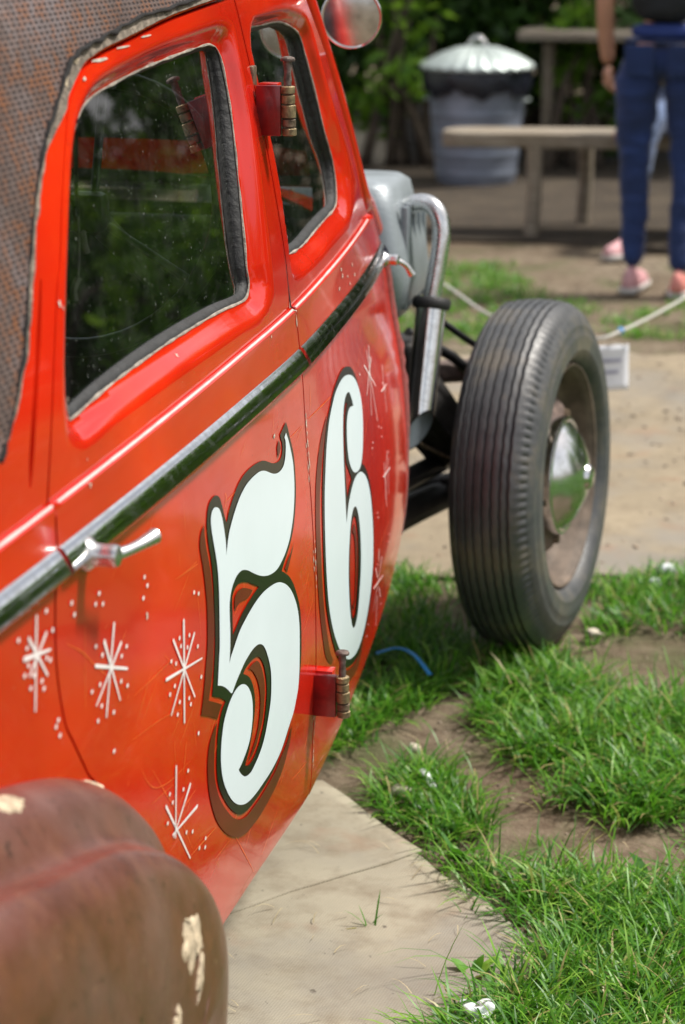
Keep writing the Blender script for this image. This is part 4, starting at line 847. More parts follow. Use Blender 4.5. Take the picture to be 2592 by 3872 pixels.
# windscreen: pillars in front of the front door edge, header, glass
def pillar(side):
    pts = [(3.79, .93), (3.70, .985), (3.62, 1.02), (3.525, 1.151), (3.455, 1.256), (3.375, 1.385), (3.34, 1.45)]
    path = []
    for y, z in pts:
        x = float(S(min(y-.02, 3.78), z))-.020; path.append((x if side > 0 else 2*XC-x, y+.012, z))
    o = tube('windscreen_pillar', catmull(path, 5), .021, RED, car, 14); return o
pillar(1); pillar(-1)
wl = float(S(3.6, 1.03))-.02; wu = float(S(3.37, 1.38))-.02
V = [(wl, 3.612, 1.035), (2*XC-wl, 3.612, 1.035), (2*XC-wu, 3.372, 1.385), (wu, 3.372, 1.385)]
obj('windscreen_glass', pmesh('windscreen_glass', V, [(0, 1, 2, 3)]), GLASS, car, smooth=False)
tube('windscreen_frame', np.array(V+[V[0]]), .010, RUBBER, car, 8)
tube('windscreen_header', [(wu, 3.36, 1.40), (XC, 3.37, 1.415), (2*XC-wu, 3.36, 1.40)], .022, RED, car, 10)
# steering wheel, column, hanging wires
stw = empty('steering_wheel', (-1.14, 3.02, 1.06), car)
Mw = Matrix.Translation((-1.14, 3.02, 1.055)) @ Matrix.Rotation(R(-24), 4, 'X')
ring = [Mw @ Vector((.205*math.cos(a), 0, .205*math.sin(a))) for a in np.linspace(0, 2*math.pi, 49)[:-1]]
tube('wheel_rim', [tuple(p) for p in ring], .0145, BLACKEN, stw, 10, closed=True)
for a in (90, 210, 330):
    q = Mw @ Vector((.2*math.cos(R(a)), 0, .2*math.sin(R(a)))); tube('spoke', [tuple(Mw @ Vector((0, .02, 0))), tuple(q)], .007, BLACKEN, stw, 8)
tube('steering_column', [tuple(Mw @ Vector((0, -.01, 0))), tuple(Mw @ Vector((0, .5, -.02)))], .02, BLACKEN, stw, 10)
box('steering_boss', tuple(Mw @ Vector((0, .0, 0))), (.06, .04, .06), BLACKEN, stw, bevel=.012)
def wire(pts, r, mat): tube('loose_wire', catmull(pts, 8), r, mat, car, 6)
wire([(-.80, 2.10, 1.28), (-.83, 2.17, 1.27), (-.85, 2.22, 1.235), (-.855, 2.23, 1.19), (-.85, 2.22, 1.165)], .0025, BLACKEN)
wire([(-.82, 2.06, 1.25), (-.84, 2.13, 1.22), (-.855, 2.22, 1.18), (-.86, 2.25, 1.135)], .003, BLACKEN)
wire([(-.855, 2.245, 1.145), (-.855, 2.25, 1.13), (-.853, 2.252, 1.12)], .0038, SEALWHITE)
wire([(-.85, 2.22, 1.165), (-.852, 2.225, 1.12), (-.845, 2.20, 1.10)], .0012, SEALWHITE)
wire([(-.845, 2.20, 1.10), (-.846, 2.19, 1.09), (-.846, 2.192, 1.078)], .0045, SEALWHITE)

# --- rusty rear mudguard: arch profile x cross section
arch = catmull([(.55, .55), (.70, .70), (.90, .79), (1.15, .815), (1.38, .80), (1.58, .752), (1.74, .705), (1.87, .648), (1.955, .588), (2.0, .53), (2.024, .46), (2.030, .37), (2.03, .24)], 8)
csec = catmull([(-.82, .006), (-.765, .006), (-.735, .007), (-.710, .003), (-.690, -.010), (-.676, -.029), (-.665, -.044), (-.653, -.0505), (-.641, -.0515), (-.628, -.058), (-.614, -.075), (-.604, -.104), (-.598, -.14), (-.595, -.19), (-.594, -.26), (-.597, -.31), (-.603, -.315), (-.608, -.30)], 4)
V = []; F = []; n = len(csec); T = np.gradient(arch, axis=0); T /= np.linalg.norm(T, axis=1)[:, None]
for i, (y, z) in enumerate(arch):
    ny, nz = -T[i][1], T[i][0]
    fade = 1-.30*sstep((.62-z)/.35) if y > 1.5 else 1
    for x, o_ in csec:
        w = .0035*noise.noise(Vector((x*8, y*5, z*5)))
        V.append((x+(.02*sstep((.5-z)/.3) if y > 1.5 and x > -.7 else 0)*-1, y-ny*-o_*fade+ny*w, z+nz*o_*fade+nz*w))
V = [(x, y, max(z, .12)) for x, y, z in V]
for i in range(len(arch)-1):
    for j in range(n-1): F.append((i*n+j, (i+1)*n+j, (i+1)*n+j+1, i*n+j+1))
mg = obj('rear_mudguard', pmesh('rear_mudguard', V, F), RUST, car); mg['label'] = 'rusty brown rear mudguard with bare patches'
sm = mg.modifiers.new('thickness', 'SOLIDIFY'); sm.thickness = .002; sm.offset = 0
MGV = np.array(V).reshape(len(arch), n, 3)
def on_guard(px, py, r, jag, mat, name, lift=.0030, sx=1.0):
    # patch laid over the grid cells near (row, col)
    c = np.array([px, py]); out = np.array([(math.cos(a_)*(1+jag*.9*noise.noise(Vector((3*math.cos(a_)+px, 3*math.sin(a_)+py, 1)))), math.sin(a_)*(1+jag*.9*noise.noise(Vector((3*math.cos(a_)+py, 3*math.sin(a_), 5))))) for a_ in np.linspace(0, 2*math.pi, 37)[:-1]])
    ctr = []; 
    def at(i, j):
        i = min(max(i, 0), len(arch)-1.001); j = min(max(j, 0), n-1.001); a, b = int(i), int(j); u, v = i-a, j-b
        p = (MGV[a, b]*(1-u)+MGV[a+1, b]*u)*(1-v)+(MGV[a, b+1]*(1-u)+MGV[a+1, b+1]*u)*v
        e1 = MGV[a+1, b]-MGV[a, b]; e2 = MGV[a, b+1]-MGV[a, b]; nn = np.cross(e1, e2); nn /= np.linalg.norm(nn)+1e-12
        return p, nn
    rings = 5; VV = [None]; 
    p, nn = at(px, py); s_ = 1 if nn[2]+.6*nn[0] > 0 else -1
    VV = [tuple(p+s_*nn*lift)]; FF = []
    for k in range(1, rings+1):
        for q in out:
            p, nn = at(px+q[0]*r[0]*k/rings, py+q[1]*r[1]*k/rings); VV.append(tuple(p+s_*nn*lift*(1 if k < rings else .3)))
    m_ = len(out)
    for k in range(m_): FF.append((0, 1+k, 1+(k+1) % m_))
    for q in range(rings-1):
        for k in range(m_): FF.append((1+q*m_+k, 1+(q+1)*m_+k, 1+(q+1)*m_+(k+1) % m_, 1+q*m_+(k+1) % m_))
    obj(name, pmesh(name, VV, FF), mat, mg)

GUARD_PATCHES = [((-.605, 1.803, .534), (.030, .024), .9), ((-.60, 1.82, .494), (.008, .020), 1.2), ((-.70, 1.625, .741), (.030, .012), .4), ((-.60, 1.745, .482), (.010, .012), .9), ((-.72, 1.866, .657), (.016, .010), .7)]  # last entry paints in a white highlight, the rest are cream filler
def guard_patch(pt, size, jag, mat, name):
    d = np.linalg.norm(MGV-np.array(pt), axis=2); i, j = np.unravel_index(np.argmin(d), d.shape)
    i = min(max(i, 1), len(arch)-2); j = min(max(j, 1), n-2)
    ri = size[0]/(np.linalg.norm(MGV[i+1, j]-MGV[i-1, j])/2+1e-6); rj = size[1]/(np.linalg.norm(MGV[i, j+1]-MGV[i, j-1])/2+1e-6)
    on_guard(i, j, (ri, rj), jag, mat, name)
for pt, sz, jg in GUARD_PATCHES: guard_patch(pt, sz, jg, CREAM, 'filler_or_glint_patch')
# --- front wheel
HUBCHROME = mk_chrome('hub_chrome', .14, .2)
def wheel(center, head, camber, side=1):
    w = empty('wheel', center, car)
    M = Matrix.Translation(center) @ Matrix.Rotation(-head, 4, 'Z') @ Matrix.Rotation(-camber, 4, 'Y')
    if side < 0: M = M @ Matrix.Rotation(math.pi, 4, 'Z')
    Ro = .3604; NS = 360
    # profile: inner bead -> inner sidewall -> tread (zigzag grooves) -> outer shoulder lugs -> outer sidewall -> bead
    prof = [(-.045, .236), (-.070, .243), (-.088, .262), (-.096, .288), (-.095, .314), (-.089, .332), (-.083, .342), (-.077, .3470)]
    tread = []; g = [-.066, -.049, -.032, -.014, .004, .021, .036]
    for gx in g:
        rr_ = Ro-.0105*((gx+.012)/.06)**2*.8
        tread += [(gx-.0045, rr_), (gx-.0026, rr_-.0005), (gx-.0020, rr_-.0075), (gx+.0020, rr_-.0075), (gx+.0026, rr_-.0003), (gx+.0045, rr_)]
    k0 = len(prof); prof += tread; k1 = len(prof)
    lug0 = len(prof)
    prof += [(.0475, .3505), (.0545, .3465), (.0600, .3405), (.0650, .3330), (.0665, .3295)]; lug1 = len(prof)
    prof += [(.0705, .3235), (.0755, .312), (.0770, .309), (.0766, .306), (.0812, .292), (.0828, .288), (.0822, .284), (.0828, .275), (.0815, .264), (.0820, .261), (.0780, .252), (.0710, .2435), (.0640, .2385), (.058, .2345), (.052, .231)]
    def mod(j, s, x, r):
        if k0 <= j < k1: x = x+.0006*(1 if (s//3) % 2 else -1)
        if lug0+1 <= j < lug1 and (s % 3) == 2: r -= (.003, .006, .006, .003)[j-lug0-1]
        return x, r
    lathe('tyre', prof, TYRE, w, NS, M, 32, mod=mod)
    # rim: well, flanges, disc with bolt circle
    prof = [(.059, .2315), (.0625, .2335), (.0655, .231), (.0645, .2265), (.059, .224), (.055, .2195), (.048, .2155), (.020, .213), (.004, .204), (-.004, .190), (-.010, .186), (-.020, .187), (-.035, .215), (-.055, .232)]
    lathe('wheel_rim', prof, RIMPAINT, w, 64, M, 40)
    prof = [(-.009, .1865), (-.002, .178), (.016, .168), (.030, .155), (.036, .138), (.034, .122), (.034, .112), (.036, .104), (.036, .095)]
    def scal(j, s, x, r): return (x-.007*(1+math.cos(2*math.pi*s*5/60)) if 1 <= j <= 4 else x), r
    lathe('wheel_disc', prof, DRUM, w, 60, M, 40, mod=scal)
    for k in range(5):
        a = 2*math.pi*(k+.5)/5; c = M @ Vector((.038, .138*math.sin(a), .138*math.cos(a)))
        bm = bmesh.new(); bmesh.ops.create_cone(bm, cap_ends=True, segments=6, radius1=.0105, radius2=.009, depth=.014, matrix=Matrix.Translation(c) @ M.to_3x3().to_4x4() @ Matrix.Rotation(R(90), 4, 'Y'))
        obj('wheel_nut', bm, RUSTYSTEEL, w, smooth=False)
    prof = [(x_+.027, r_*1.06) for x_, r_ in [(.004, .113), (.026, .1165), (.032, .1150), (.034, .110), (.0325, .105), (.037, .100), (.054, .082), (.068, .055), (.0765, .034), (.078, .026), (.081, .0245), (.086, .021), (.090, .013), (.0915, 0)]]
    lathe('hub_cap', prof, HUBCHROME, w, 56, M, 25)
    lathe('brake_drum', [(-.06, .0), (-.06, .13), (-.012, .135), (-.010, .10), (-.010, 0)], GREASY, w, 40, M, 35)
    return w
WC = (-.6594, 4.3216, .3574)
wheel(WC, R(6.43), R(1.5))
wheel((2*XC-WC[0], WC[1], WC[2]), R(6.43), R(-1.5), -1)
# --- front axle, radius rod, bracket, drag link
tube('axle_beam', [(-.80, 4.3216, .33), (-.90, 4.3216, .31), (-1.05, 4.3216, .26), (XC, 4.3216, .25), (2*XC+1.05, 4.3216, .26), (2*XC+.90, 4.3216, .31), (2*XC+.80, 4.3216, .33)], .026, GREASY, car, 10)
tube('radius_rod', catmull([(-.86, 4.31, .30), (-.90, 4.10, .315), (-.94, 3.85, .33), (-1.0, 3.7, .35)], 5), np.linspace(.030, .040, 16), GREASY, car, 12)
tube('radius_rod', catmull([(-.86, 4.31, .375), (-.89, 4.10, .385), (-.93, 3.85, .395), (-1.0, 3.7, .40)], 5), np.linspace(.022, .026, 16), BLACKEN, car, 12)
V = [(-.90, 4.25, .62), (-.93, 4.15, .62), (-.80, 4.27, .47), (-.80, 4.21, .42), (-.86, 4.27, .36), (-.95, 4.17, .50)]
bm = bmesh.new(); vv = [bm.verts.new(v) for v in V]+[bm.verts.new((x, y+.02, z)) for x, y, z in V]
for f in ((0, 1, 5, 4, 3, 2), (11, 8, 9, 10, 7, 6)[::1]): bm.faces.new([vv[i] for i in f]) if len(set(f)) == 6 and f[0] == 0 else bm.faces.new([vv[i] for i in (6, 8, 9, 10, 11, 7)])
for a, b in ((0, 1), (1, 5), (5, 4), (4, 3), (3, 2), (2, 0)): bm.faces.new((vv[a], vv[b], vv[b+6], vv[a+6]))
bmesh.ops.recalc_face_normals(bm, faces=bm.faces); obj('axle_bracket', bm, GREASY, car, smooth=False)
tube('steering_arm', [(-.80, 4.37, .56), (-.88, 4.30, .565), (-1.0, 4.30, .56)], .024, DRUM, car, 10)
box('shock_absorber', (-.93, 4.21, .60), (.09, .12, .11), GREASY, car, bevel=.02, seg=3)
tube('shock_arm', [(-.92, 4.23, .66), (-.84, 4.30, .60), (-.80, 4.32, .56)], .011, BLACKEN, car, 8)
tube('brake_rod', [(-.90, 4.15, .745), (-.80, 4.27, .64), (-.72, 4.32, .58)], .007, BLACKEN, car, 8)
for sx in (1, -1):
    xr = -1.05 if sx > 0 else 2*XC+1.05
    box('chassis_rail', (xr, 3.2, .36), (.06, 3.3, .10), GREASY, car, bevel=.006)
# --- grey alloy engine casing with top face and boss
secs = [(.985, -1.30, -.925, 4.02, 4.22), (.972, -1.30, -.908, 4.00, 4.24), (.93, -1.30, -.898, 3.99, 4.25), (.86, -1.30, -.880, 3.97, 4.27), (.80, -1.30, -.872, 3.97, 4.27), (.755, -1.30, -.880, 3.98, 4.26), (.715, -1.30, -.905, 4.00, 4.24), (.69, -1.30, -.95, 4.03, 4.20)]
V = []; F = []; q = 32
for z, x0, x1, y0, y1 in secs:
    cx_, cy_, hx, hy = (x0+x1)/2, (y0+y1)/2, (x1-x0)/2, (y1-y0)/2
    for k in range(q):
        a = 2*math.pi*k/q; c, s_ = math.cos(a), math.sin(a); e = .28
        V.append((cx_+hx*math.copysign(abs(c)**e, c), cy_+hy*math.copysign(abs(s_)**e, s_), z))
for j in range(len(secs)-1):
    for k in range(q): F.append((j*q+k, (j+1)*q+k, (j+1)*q+(k+1) % q, j*q+(k+1) % q))
F.append(tuple(range(q))); F.append(tuple((len(secs)-1)*q+k for k in range(q-1, -1, -1)))
me = pmesh('engine_casing', V, F); bm = bmesh.new(); bm.from_mesh(me); bmesh.ops.recalc_face_normals(bm, faces=bm.faces); bm.to_mesh(me); bm.free()
eng = obj('engine_casing', me, ALLOY, car); autosharp(eng, 45)
M = Matrix.Translation((-.975, 3.985, .935)) @ Matrix.Rotation(R(-90), 4, 'Z')
lathe('casing_boss', [(-.01, .030), (.010, .030), (.014, .026), (.014, .017), (-.004, .015), (-.006, 0)], ALLOY, eng, 24, M)
for k in range(5):
    box('cooling_rib', (-.889+.004*(k == 0), 4.04+.045*k, .84), (.016, .010, .20), ALLOY, eng, bevel=.004)
for k in range(4):
    bm = bmesh.new(); bmesh.ops.create_cone(bm, cap_ends=True, segments=6, radius1=.009, radius2=.009, depth=.012, matrix=Matrix.Translation((-.955-.07*k, 3.985, .965)) @ Matrix.Rotation(R(90), 4, 'X')); obj('casing_bolt', bm, RUSTYSTEEL, eng, smooth=False)
tube('fuel_hose', catmull([(-.96, 3.98, .90), (-.93, 3.93, .86), (-.90, 3.93, .78), (-.93, 3.96, .70), (-1.0, 3.9, .66)], 6), .008, RUBBER, car, 8)
tube('brake_pipe', catmull([(-.98, 3.86, .60), (-.90, 4.0, .52), (-.86, 4.1, .46), (-.80, 4.2, .40)], 6), .004, RUSTYSTEEL, car, 6)
box('engine_block', (-1.36, 4.15, .62), (.42, .5, .42), GREASY, car, bevel=.03)
box('rocker_cover', (-1.40, 4.15, 1.02), (.30, .48, .10), DULLCHROME, car, bevel=.03, seg=3)
for k in range(3):
    y = 4.0+.14*k
    lathe('intake_trumpet', [(0, .022), (.07, .022), (.10, .026), (.115, .036), (.118, .040), (.116, .034), (.10, .022), (.03, .018)], CHROME, car, 24, Matrix.Translation((-1.44, y, 1.06)) @ Matrix.Rotation(R(-90), 4, 'Y'))
tube('engine_brace', [(-1.1, 3.82, 1.02), (-1.38, 4.2, 1.16), (-1.62, 3.82, 1.02)], .012, DULLCHROME, car, 8)
# --- exhaust: down pipe, black flange, slash cut tip
exh = empty('exhaust', (-.86, 4.1, .5), car)
dp = catmull([(-.93, 4.13, .90), (-.895, 4.11, .930), (-.860, 4.10, .940), (-.833, 4.09, .925), (-.822, 4.085, .885), (-.828, 4.075, .82), (-.837, 4.065, .755)], 8)
tube('down_pipe', dp, .0175, DULLCHROME, exh, 20)
ax = Vector((-.013, -.06, -.245)); L = ax.length; p_top = Vector((-.836, 4.065, .752))
Mz = Matrix.Translation(p_top) @ ax.to_track_quat('X', 'Z').to_matrix().to_4x4()
lathe('pipe_flange', [(-.010, .017), (-.010, .034), (-.004, .0375), (.006, .0375), (.012, .034), (.012, .029)], RUBBER, exh, 32, Mz)
seg = 40; V = []; F = []; Mi = Mz.to_3x3().inverted()
for rr_, sgn in ((.0290, 1), (.0262, -1)):
    for row in range(9):
        for k in range(seg):
            a = 2*math.pi*k/seg; loc = Vector((0, rr_*math.sin(a), rr_*math.cos(a))); wv = Mz.to_3x3() @ loc
            end = L-.004+.034*(-(wv.x)/.029)-.026*((-wv.y)/.029)
            V.append(Mz @ Vector((.006+(end-.006)*row/8, loc.y, loc.z)))
for lay in range(2):
    for row in range(8):
        for k in range(seg):
            b0 = lay*9*seg; a, b = b0+row*seg+k, b0+row*seg+(k+1) % seg; q_ = (a, b, b+seg, a+seg); F.append(q_ if lay else q_[::-1])
for k in range(seg): a = 8*seg+k; b = 8*seg+(k+1) % seg; F.append((a, b, b+9*seg, a+9*seg))
o = obj('exhaust_tip', pmesh('exhaust_tip', V, F), [CHROME, ALLOY], exh); autosharp(o, 50)
for k_, pl in enumerate(o.data.polygons): pl.material_index = 1 if 8*seg <= k_ < 16*seg else 0
# --- round mirror on a stalk
mc = Vector((-.882, 3.60, 1.311)); mir = empty('wing_mirror', mc, car); mir['label'] = 'round chrome wing mirror in front of the front door'
fwd = Vector((.20, -1, -.10)).normalized(); Mm = Matrix.Translation(mc) @ fwd.to_track_quat('X', 'Z').to_matrix().to_4x4()
lathe('mirror_face', [(.0015, .0475), (.0035, .036), (.0055, .02), (.0062, 0)], simple('dusty_mirror', (.60, .62, .62), .22, metal=1.0, var=.25, scale=40), mir, 40, Mm)
lathe('mirror_rim', [(-.004, .0505), (.001, .0515), (.003, .050), (.0025, .047), (-.001, .046)], CHROME, mir, 48, Mm)
lathe('mirror_shell', [(-.004, .0505), (-.012, .048), (-.022, .038), (-.029, .022), (-.031, 0)], CHROME, mir, 40, Mm)
tube('mirror_stalk', catmull([tuple(Mm @ Vector((-.026, 0, 0))), (-.90, 3.66, 1.33), (-.915, 3.62, 1.36), (-.93, 3.45, 1.375)], 6), .006, CHROME, mir, 10)

# ------------------------------------------------------------------ grass
def in_poly(P, poly): return poly_d(P, np.array(poly)) < 0
def blades(centers, n_per, lmin, lmax, spread, wid, lean, seed, zbase=-.006):
    g = np.random.default_rng(seed); C = np.repeat(np.asarray(centers), n_per, 0); N = len(C)
    a = g.uniform(0, 2*np.pi, N); rad = spread*np.sqrt(g.uniform(0, 1, N))
    base = C+np.stack([rad*np.cos(a), rad*np.sin(a)], 1)
    ta = a+g.normal(0, .9, N); L = g.uniform(lmin, lmax, N)*g.uniform(.55, 1, N); ln = np.clip(g.normal(lean, .28, N), .05, 1.35)
    w = wid*g.uniform(.6, 1.3, N); K = 5
    sd_ = np.stack([-np.sin(ta), np.cos(ta)], 1); dr = np.stack([np.cos(ta), np.sin(ta)], 1)
    V = np.zeros((N, K*2-1, 3), np.float32)
    tw = g.normal(0, .25, N)
    px = np.zeros(N); pz = np.zeros(N)
    for k in range(K):
        t = k/(K-1)
        if k:
            th = ln*(.35+1.15*t); px = px+L/(K-1)*np.sin(th); pz = pz+L/(K-1)*np.cos(th)
        ctr = np.c_[base+dr*px[:, None]+sd_*(tw*L*t*t)[:, None], zbase+pz]
        if k < K-1:
            ww = (w*(1-.55*t**1.5)/2)[:, None]; side = np.c_[sd_*ww, np.zeros(N)]
            V[:, 2*k] = ctr-side; V[:, 2*k+1] = ctr+side
        else: V[:, 2*k] = ctr
    idx = np.arange(N)[:, None]*(K*2-1); F = []
    for k in range(K-2):
        F += [idx+np.array([2*k, 2*k+1, 2*k+3]), idx+np.array([2*k, 2*k+3, 2*k+2])]
    F.append(idx+np.array([2*(K-2), 2*(K-2)+1, 2*(K-1)]))
    return V.reshape(-1, 3), np.concatenate(F)
def scatter(poly, dens, seed):
    g = np.random.default_rng(seed); P = np.array(poly); lo, hi = P.min(0), P.max(0); n = int(dens*np.prod(hi-lo))
    q = g.uniform(lo, hi, (n, 2)); q = q[in_poly(q, poly)]
    k = np.array([noise.noise(Vector((x*9, y*9, seed))) for x, y in q]); return q[k > -.35]
GP = [
 ([(-.52, 2.60), (-.44, 2.79), (-.43, 2.93), (-.49, 3.06), (-.60, 3.14), (-.59, 3.22), (-.50, 3.18), (-.42, 3.14), (-.33, 3.13), (-.27, 3.22), (.2, 3.3), (.5, 2.8), (.3, 2.3), (-.2, 2.2)], 900, 26, .06, .135, .040, .0042, .95, 1),
 ([(-.85, 3.47), (-.81, 3.54), (-.72, 3.55), (-.62, 3.43), (-.585, 3.33), (-.60, 3.25), (-.66, 3.25), (-.73, 3.33), (-.80, 3.40)], 1300, 24, .045, .10, .028, .0036, .95, 2),
 ([(-.64, 3.27), (-.54, 3.24), (-.50, 3.16), (-.56, 3.10), (-.64, 3.18)], 600, 18, .04, .10, .03, .0034, .85, 12),
 ([(-.68, 3.83), (-.66, 4.05), (-.55, 4.08), (-.41, 4.02), (-.2, 3.95), (.3, 3.9), (.4, 3.3), (-.22, 3.38), (-.34, 3.41), (-.44, 3.45), (-.53, 3.54), (-.61, 3.67)], 850, 26, .06, .135, .040, .0044, .95, 3),
 ([(-1.0, 4.20), (-.91, 4.30), (-.76, 4.24), (-.62, 4.21), (-.55, 4.14), (-.66, 3.98), (-.76, 4.03), (-.82, 3.82), (-.87, 3.66), (-.93, 3.5), (-1.1, 3.7), (-1.1, 4.1)], 900, 24, .05, .115, .036, .0042, .95, 4),
 ([(-1.5, 4.75), (-.93, 4.64), (-.80, 4.34), (-.95, 4.18), (-1.5, 4.1)], 300, 24, .05, .11, .04, .0042, .75, 5),
 ([(-.575, 4.52), (-.49, 4.72), (-.38, 5.05), (.3, 5.2), (.4, 4.5), (-.34, 4.46), (-.50, 4.37), (-.54, 4.24), (-.56, 4.32)], 420, 22, .04, .095, .036, .0042, .8, 6),
 ([(-1.6, 4.62), (-.95, 4.70), (-.3, 4.86), (.6, 5.05), (.6, 4.85), (-.3, 4.66), (-.95, 4.50), (-1.6, 4.45)], 260, 20, .035, .08, .04, .004, .9, 15),
 ([(-1.95, 9.0), (-1.6, 9.3), (-1.3, 8.65), (-1.0, 8.2), (-1.2, 7.55), (-1.9, 7.35), (-2.3, 8.2)], 150, 22, .03, .07, .05, .005, .85, 7),
 ([(-1.0, 8.0), (-.72, 8.6), (.6, 9.4), (1.5, 8.5), (-.6, 7.72), (-.95, 7.68)], 120, 22, .03, .07, .05, .005, .85, 8),
 ([(.35, 2.2), (.35, 5.2), (1.8, 5.2), (2.5, 2.0)], 110, 24, .05, .12, .06, .006, .8, 9),
 ([(.5, 5.2), (.4, 7.0), (1.2, 10), (5.5, 11.5), (6, 4)], 60, 20, .05, .12, .08, .009, .8, 10),
]
VV = []; FF = []; off = 0
for poly, dens, npb, l0, l1, sp, wd, ln, sd_ in GP:
    v, f = blades(scatter(poly, dens, sd_), npb, l0, l1, sp, wd, ln, sd_+40); VV.append(v); FF.append(f+off); off += len(v)
# stray single tufts and long straws on the bare soil
stray = np.c_[np.random.default_rng(5).uniform(-.75, .1, 60), np.random.default_rng(6).uniform(2.9, 4.3, 60)]
v, f = blades(stray, 5, .03, .09, .012, .003, .9, 77); VV.append(v); FF.append(f+off); off += len(v)
straw = np.array([(-.55, 3.05), (-.47, 2.86), (-.50, 2.80), (-.62, 3.48), (-.60, 3.62), (-.42, 3.2), (-.36, 3.25), (-.73, 3.66), (-.55, 2.72), (-.33, 2.98)])
v, f = blades(straw, 2, .14, .22, .01, .0026, .95, 78); VV.append(v); FF.append(f+off)
off = sum(len(v_) for v_ in VV)
weeds = np.array([(-.505, 2.80), (-.30, 3.16), (-.42, 3.50), (-.60, 3.20), (-.70, 3.47), (-.35, 3.75), (-.48, 4.45), (-.28, 2.86), (-.38, 3.00), (-.56, 3.95)])
v, f = blades(weeds, 9, .05, .09, .008, .017, 1.05, 79); VV.append(v); FF.append(f+off)
DRY = simple('dry_straw', (.40, .33, .19), .8, var=.4, scale=30)
gd = np.random.default_rng(91); dc = np.c_[gd.uniform(-1.0, .2, 240), gd.uniform(2.55, 4.6, 240)]
dv, df_ = blades(dc, 1, .02, .075, .004, .0015, 1.75, 92, zbase=.006); dv[:, 2] = np.clip(dv[:, 2], .0075, .020)
tag(obj('dry_grass', npmesh('dry_grass', dv, df_), DRY), 'dead straw blades strewn over soil and carpet', 'dry grass', kind='stuff')
tag(obj('grass', npmesh('grass', np.concatenate(VV), np.concatenate(FF)), GRASS, smooth=True), 'tufts of green grass growing round the carpet and the tyre', 'grass', kind='stuff')
LAWN = NT('lawn'); _a = LAWN.noise(2.2, 6, .6); _b = LAWN.noise(60, 5, .7)
LAWN.set(Base_Color=LAWN.mix(LAWN.ramp(_b, [(.35, .6), (.65, 0.0)]), LAWN.ramp(_a, [(.3, (.045, .13, .018)), (.7, (.09, .22, .03))]), (.03, .06, .012)), Roughness=.9); LAWN.bump(_b, .8, .03)
lo_ = [(.55, 3.0), (3.5, 2.0), (9, 3.5), (11, 9), (8, 13.5), (2.5, 13.2), (1.6, 11), (.6, 8.5), (.25, 6.5), (.3, 5.3)]
tag(obj('lawn', pmesh('lawn', [(x+.22*noise.fractal(Vector((x*2.5, y*2.5, 1)), 1.0, 2.0, 4), y+.22*noise.fractal(Vector((x*2.5, y*2.5, 8)), 1.0, 2.0, 4), .0045) for x, y in catmull(lo_, 24, True)], [list(range(240))]), LAWN.m, smooth=False), kind='structure')
SHADED_SOIL = NT('shaded_soil'); _a = SHADED_SOIL.noise(3, 6, .65); _b = SHADED_SOIL.noise(30, 6, .7)  # dark ground sheet: the shade behind the bench is put into its colour
SHADED_SOIL.set(Base_Color=SHADED_SOIL.mix(SHADED_SOIL.ramp(_b, [(.52, 0.0), (.68, .7)]), SHADED_SOIL.ramp(_a, [(.3, (.030, .022, .015)), (.55, (.058, .044, .030)), (.75, (.10, .078, .052))]), (.13, .085, .045)), Roughness=.95); SHADED_SOIL.bump(_b, .8, .03)
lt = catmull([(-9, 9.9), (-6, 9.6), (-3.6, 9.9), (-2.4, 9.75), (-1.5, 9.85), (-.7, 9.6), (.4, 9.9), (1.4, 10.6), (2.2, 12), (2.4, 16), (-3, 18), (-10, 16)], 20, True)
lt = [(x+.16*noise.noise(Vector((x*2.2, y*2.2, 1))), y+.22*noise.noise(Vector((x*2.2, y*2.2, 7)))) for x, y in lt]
tag(obj('shaded_soil', pmesh('shaded_soil', [(x, y, .0035) for x, y in lt], [list(range(len(lt)))]), SHADED_SOIL.m, smooth=False), kind='structure')
# loose grit on the soil
g = np.random.default_rng(31); V = []; F = []
for k in range(3200):
    x, y = g.uniform(-1.2, .6), 2.4+7*g.uniform(0, 1)**1.8; r = abs(g.normal(0, .0028))+.0009
    if y > 5: r *= 1.8
    o_ = len(V); q = g.normal(0, .25, (6, 3))
    for (a, b, c), j in zip(((1, 0, 0), (-1, 0, 0), (0, 1, 0), (0, -1, 0), (0, 0, .8), (0, 0, -.6)), q): V.append((x+r*(a+j[0]), y+r*(b+j[1]), .001+r*(c+j[2])*.7))
    F += [tuple(o_+i for i in t) for t in ((0, 2, 4), (2, 1, 4), (1, 3, 4), (3, 0, 4), (2, 0, 5), (1, 2, 5), (3, 1, 5), (0, 3, 5))]
tag(obj('grit', npmesh('grit', V, F), simple('grit_stone', (.24, .19, .14), .9, var=.5, scale=9), smooth=False), 'loose grit and crumbs strewn over soil and carpet', 'grit', kind='stuff')

# ------------------------------------------------------------------ litter near the car
def ribbon(name, pts, w, mat, z_up=True, th=.0015):
    P = catmull(pts, 6); T = np.gradient(P, axis=0); T /= np.linalg.norm(T, axis=1)[:, None]; sd2 = np.cross(T, [0, 0, 1.]); sd2 /= np.linalg.norm(sd2, axis=1)[:, None]
    V = []; F = []
    for p, s_ in zip(P, sd2): V += [p-s_*w/2, p+s_*w/2, p+s_*w/2+[0, 0, th], p-s_*w/2+[0, 0, th]]
    for k in range(len(P)-1):
        for a, b in ((0, 1), (1, 2), (2, 3), (3, 0)): F.append((4*k+a, 4*k+b, 4*k+4+b, 4*k+4+a))
    return obj(name, pmesh(name, V, F), mat)
BLUE = simple('blue_plastic', (.02, .22, .55), .35, var=.15)
tag(ribbon('plastic_strap', [(-.925, 3.985, .055), (-.885, 3.995, .066), (-.845, 3.97, .064), (-.80, 3.915, .045)], .009, BLUE), 'bright blue plastic strap lying in the grass behind the tyre', 'strap')
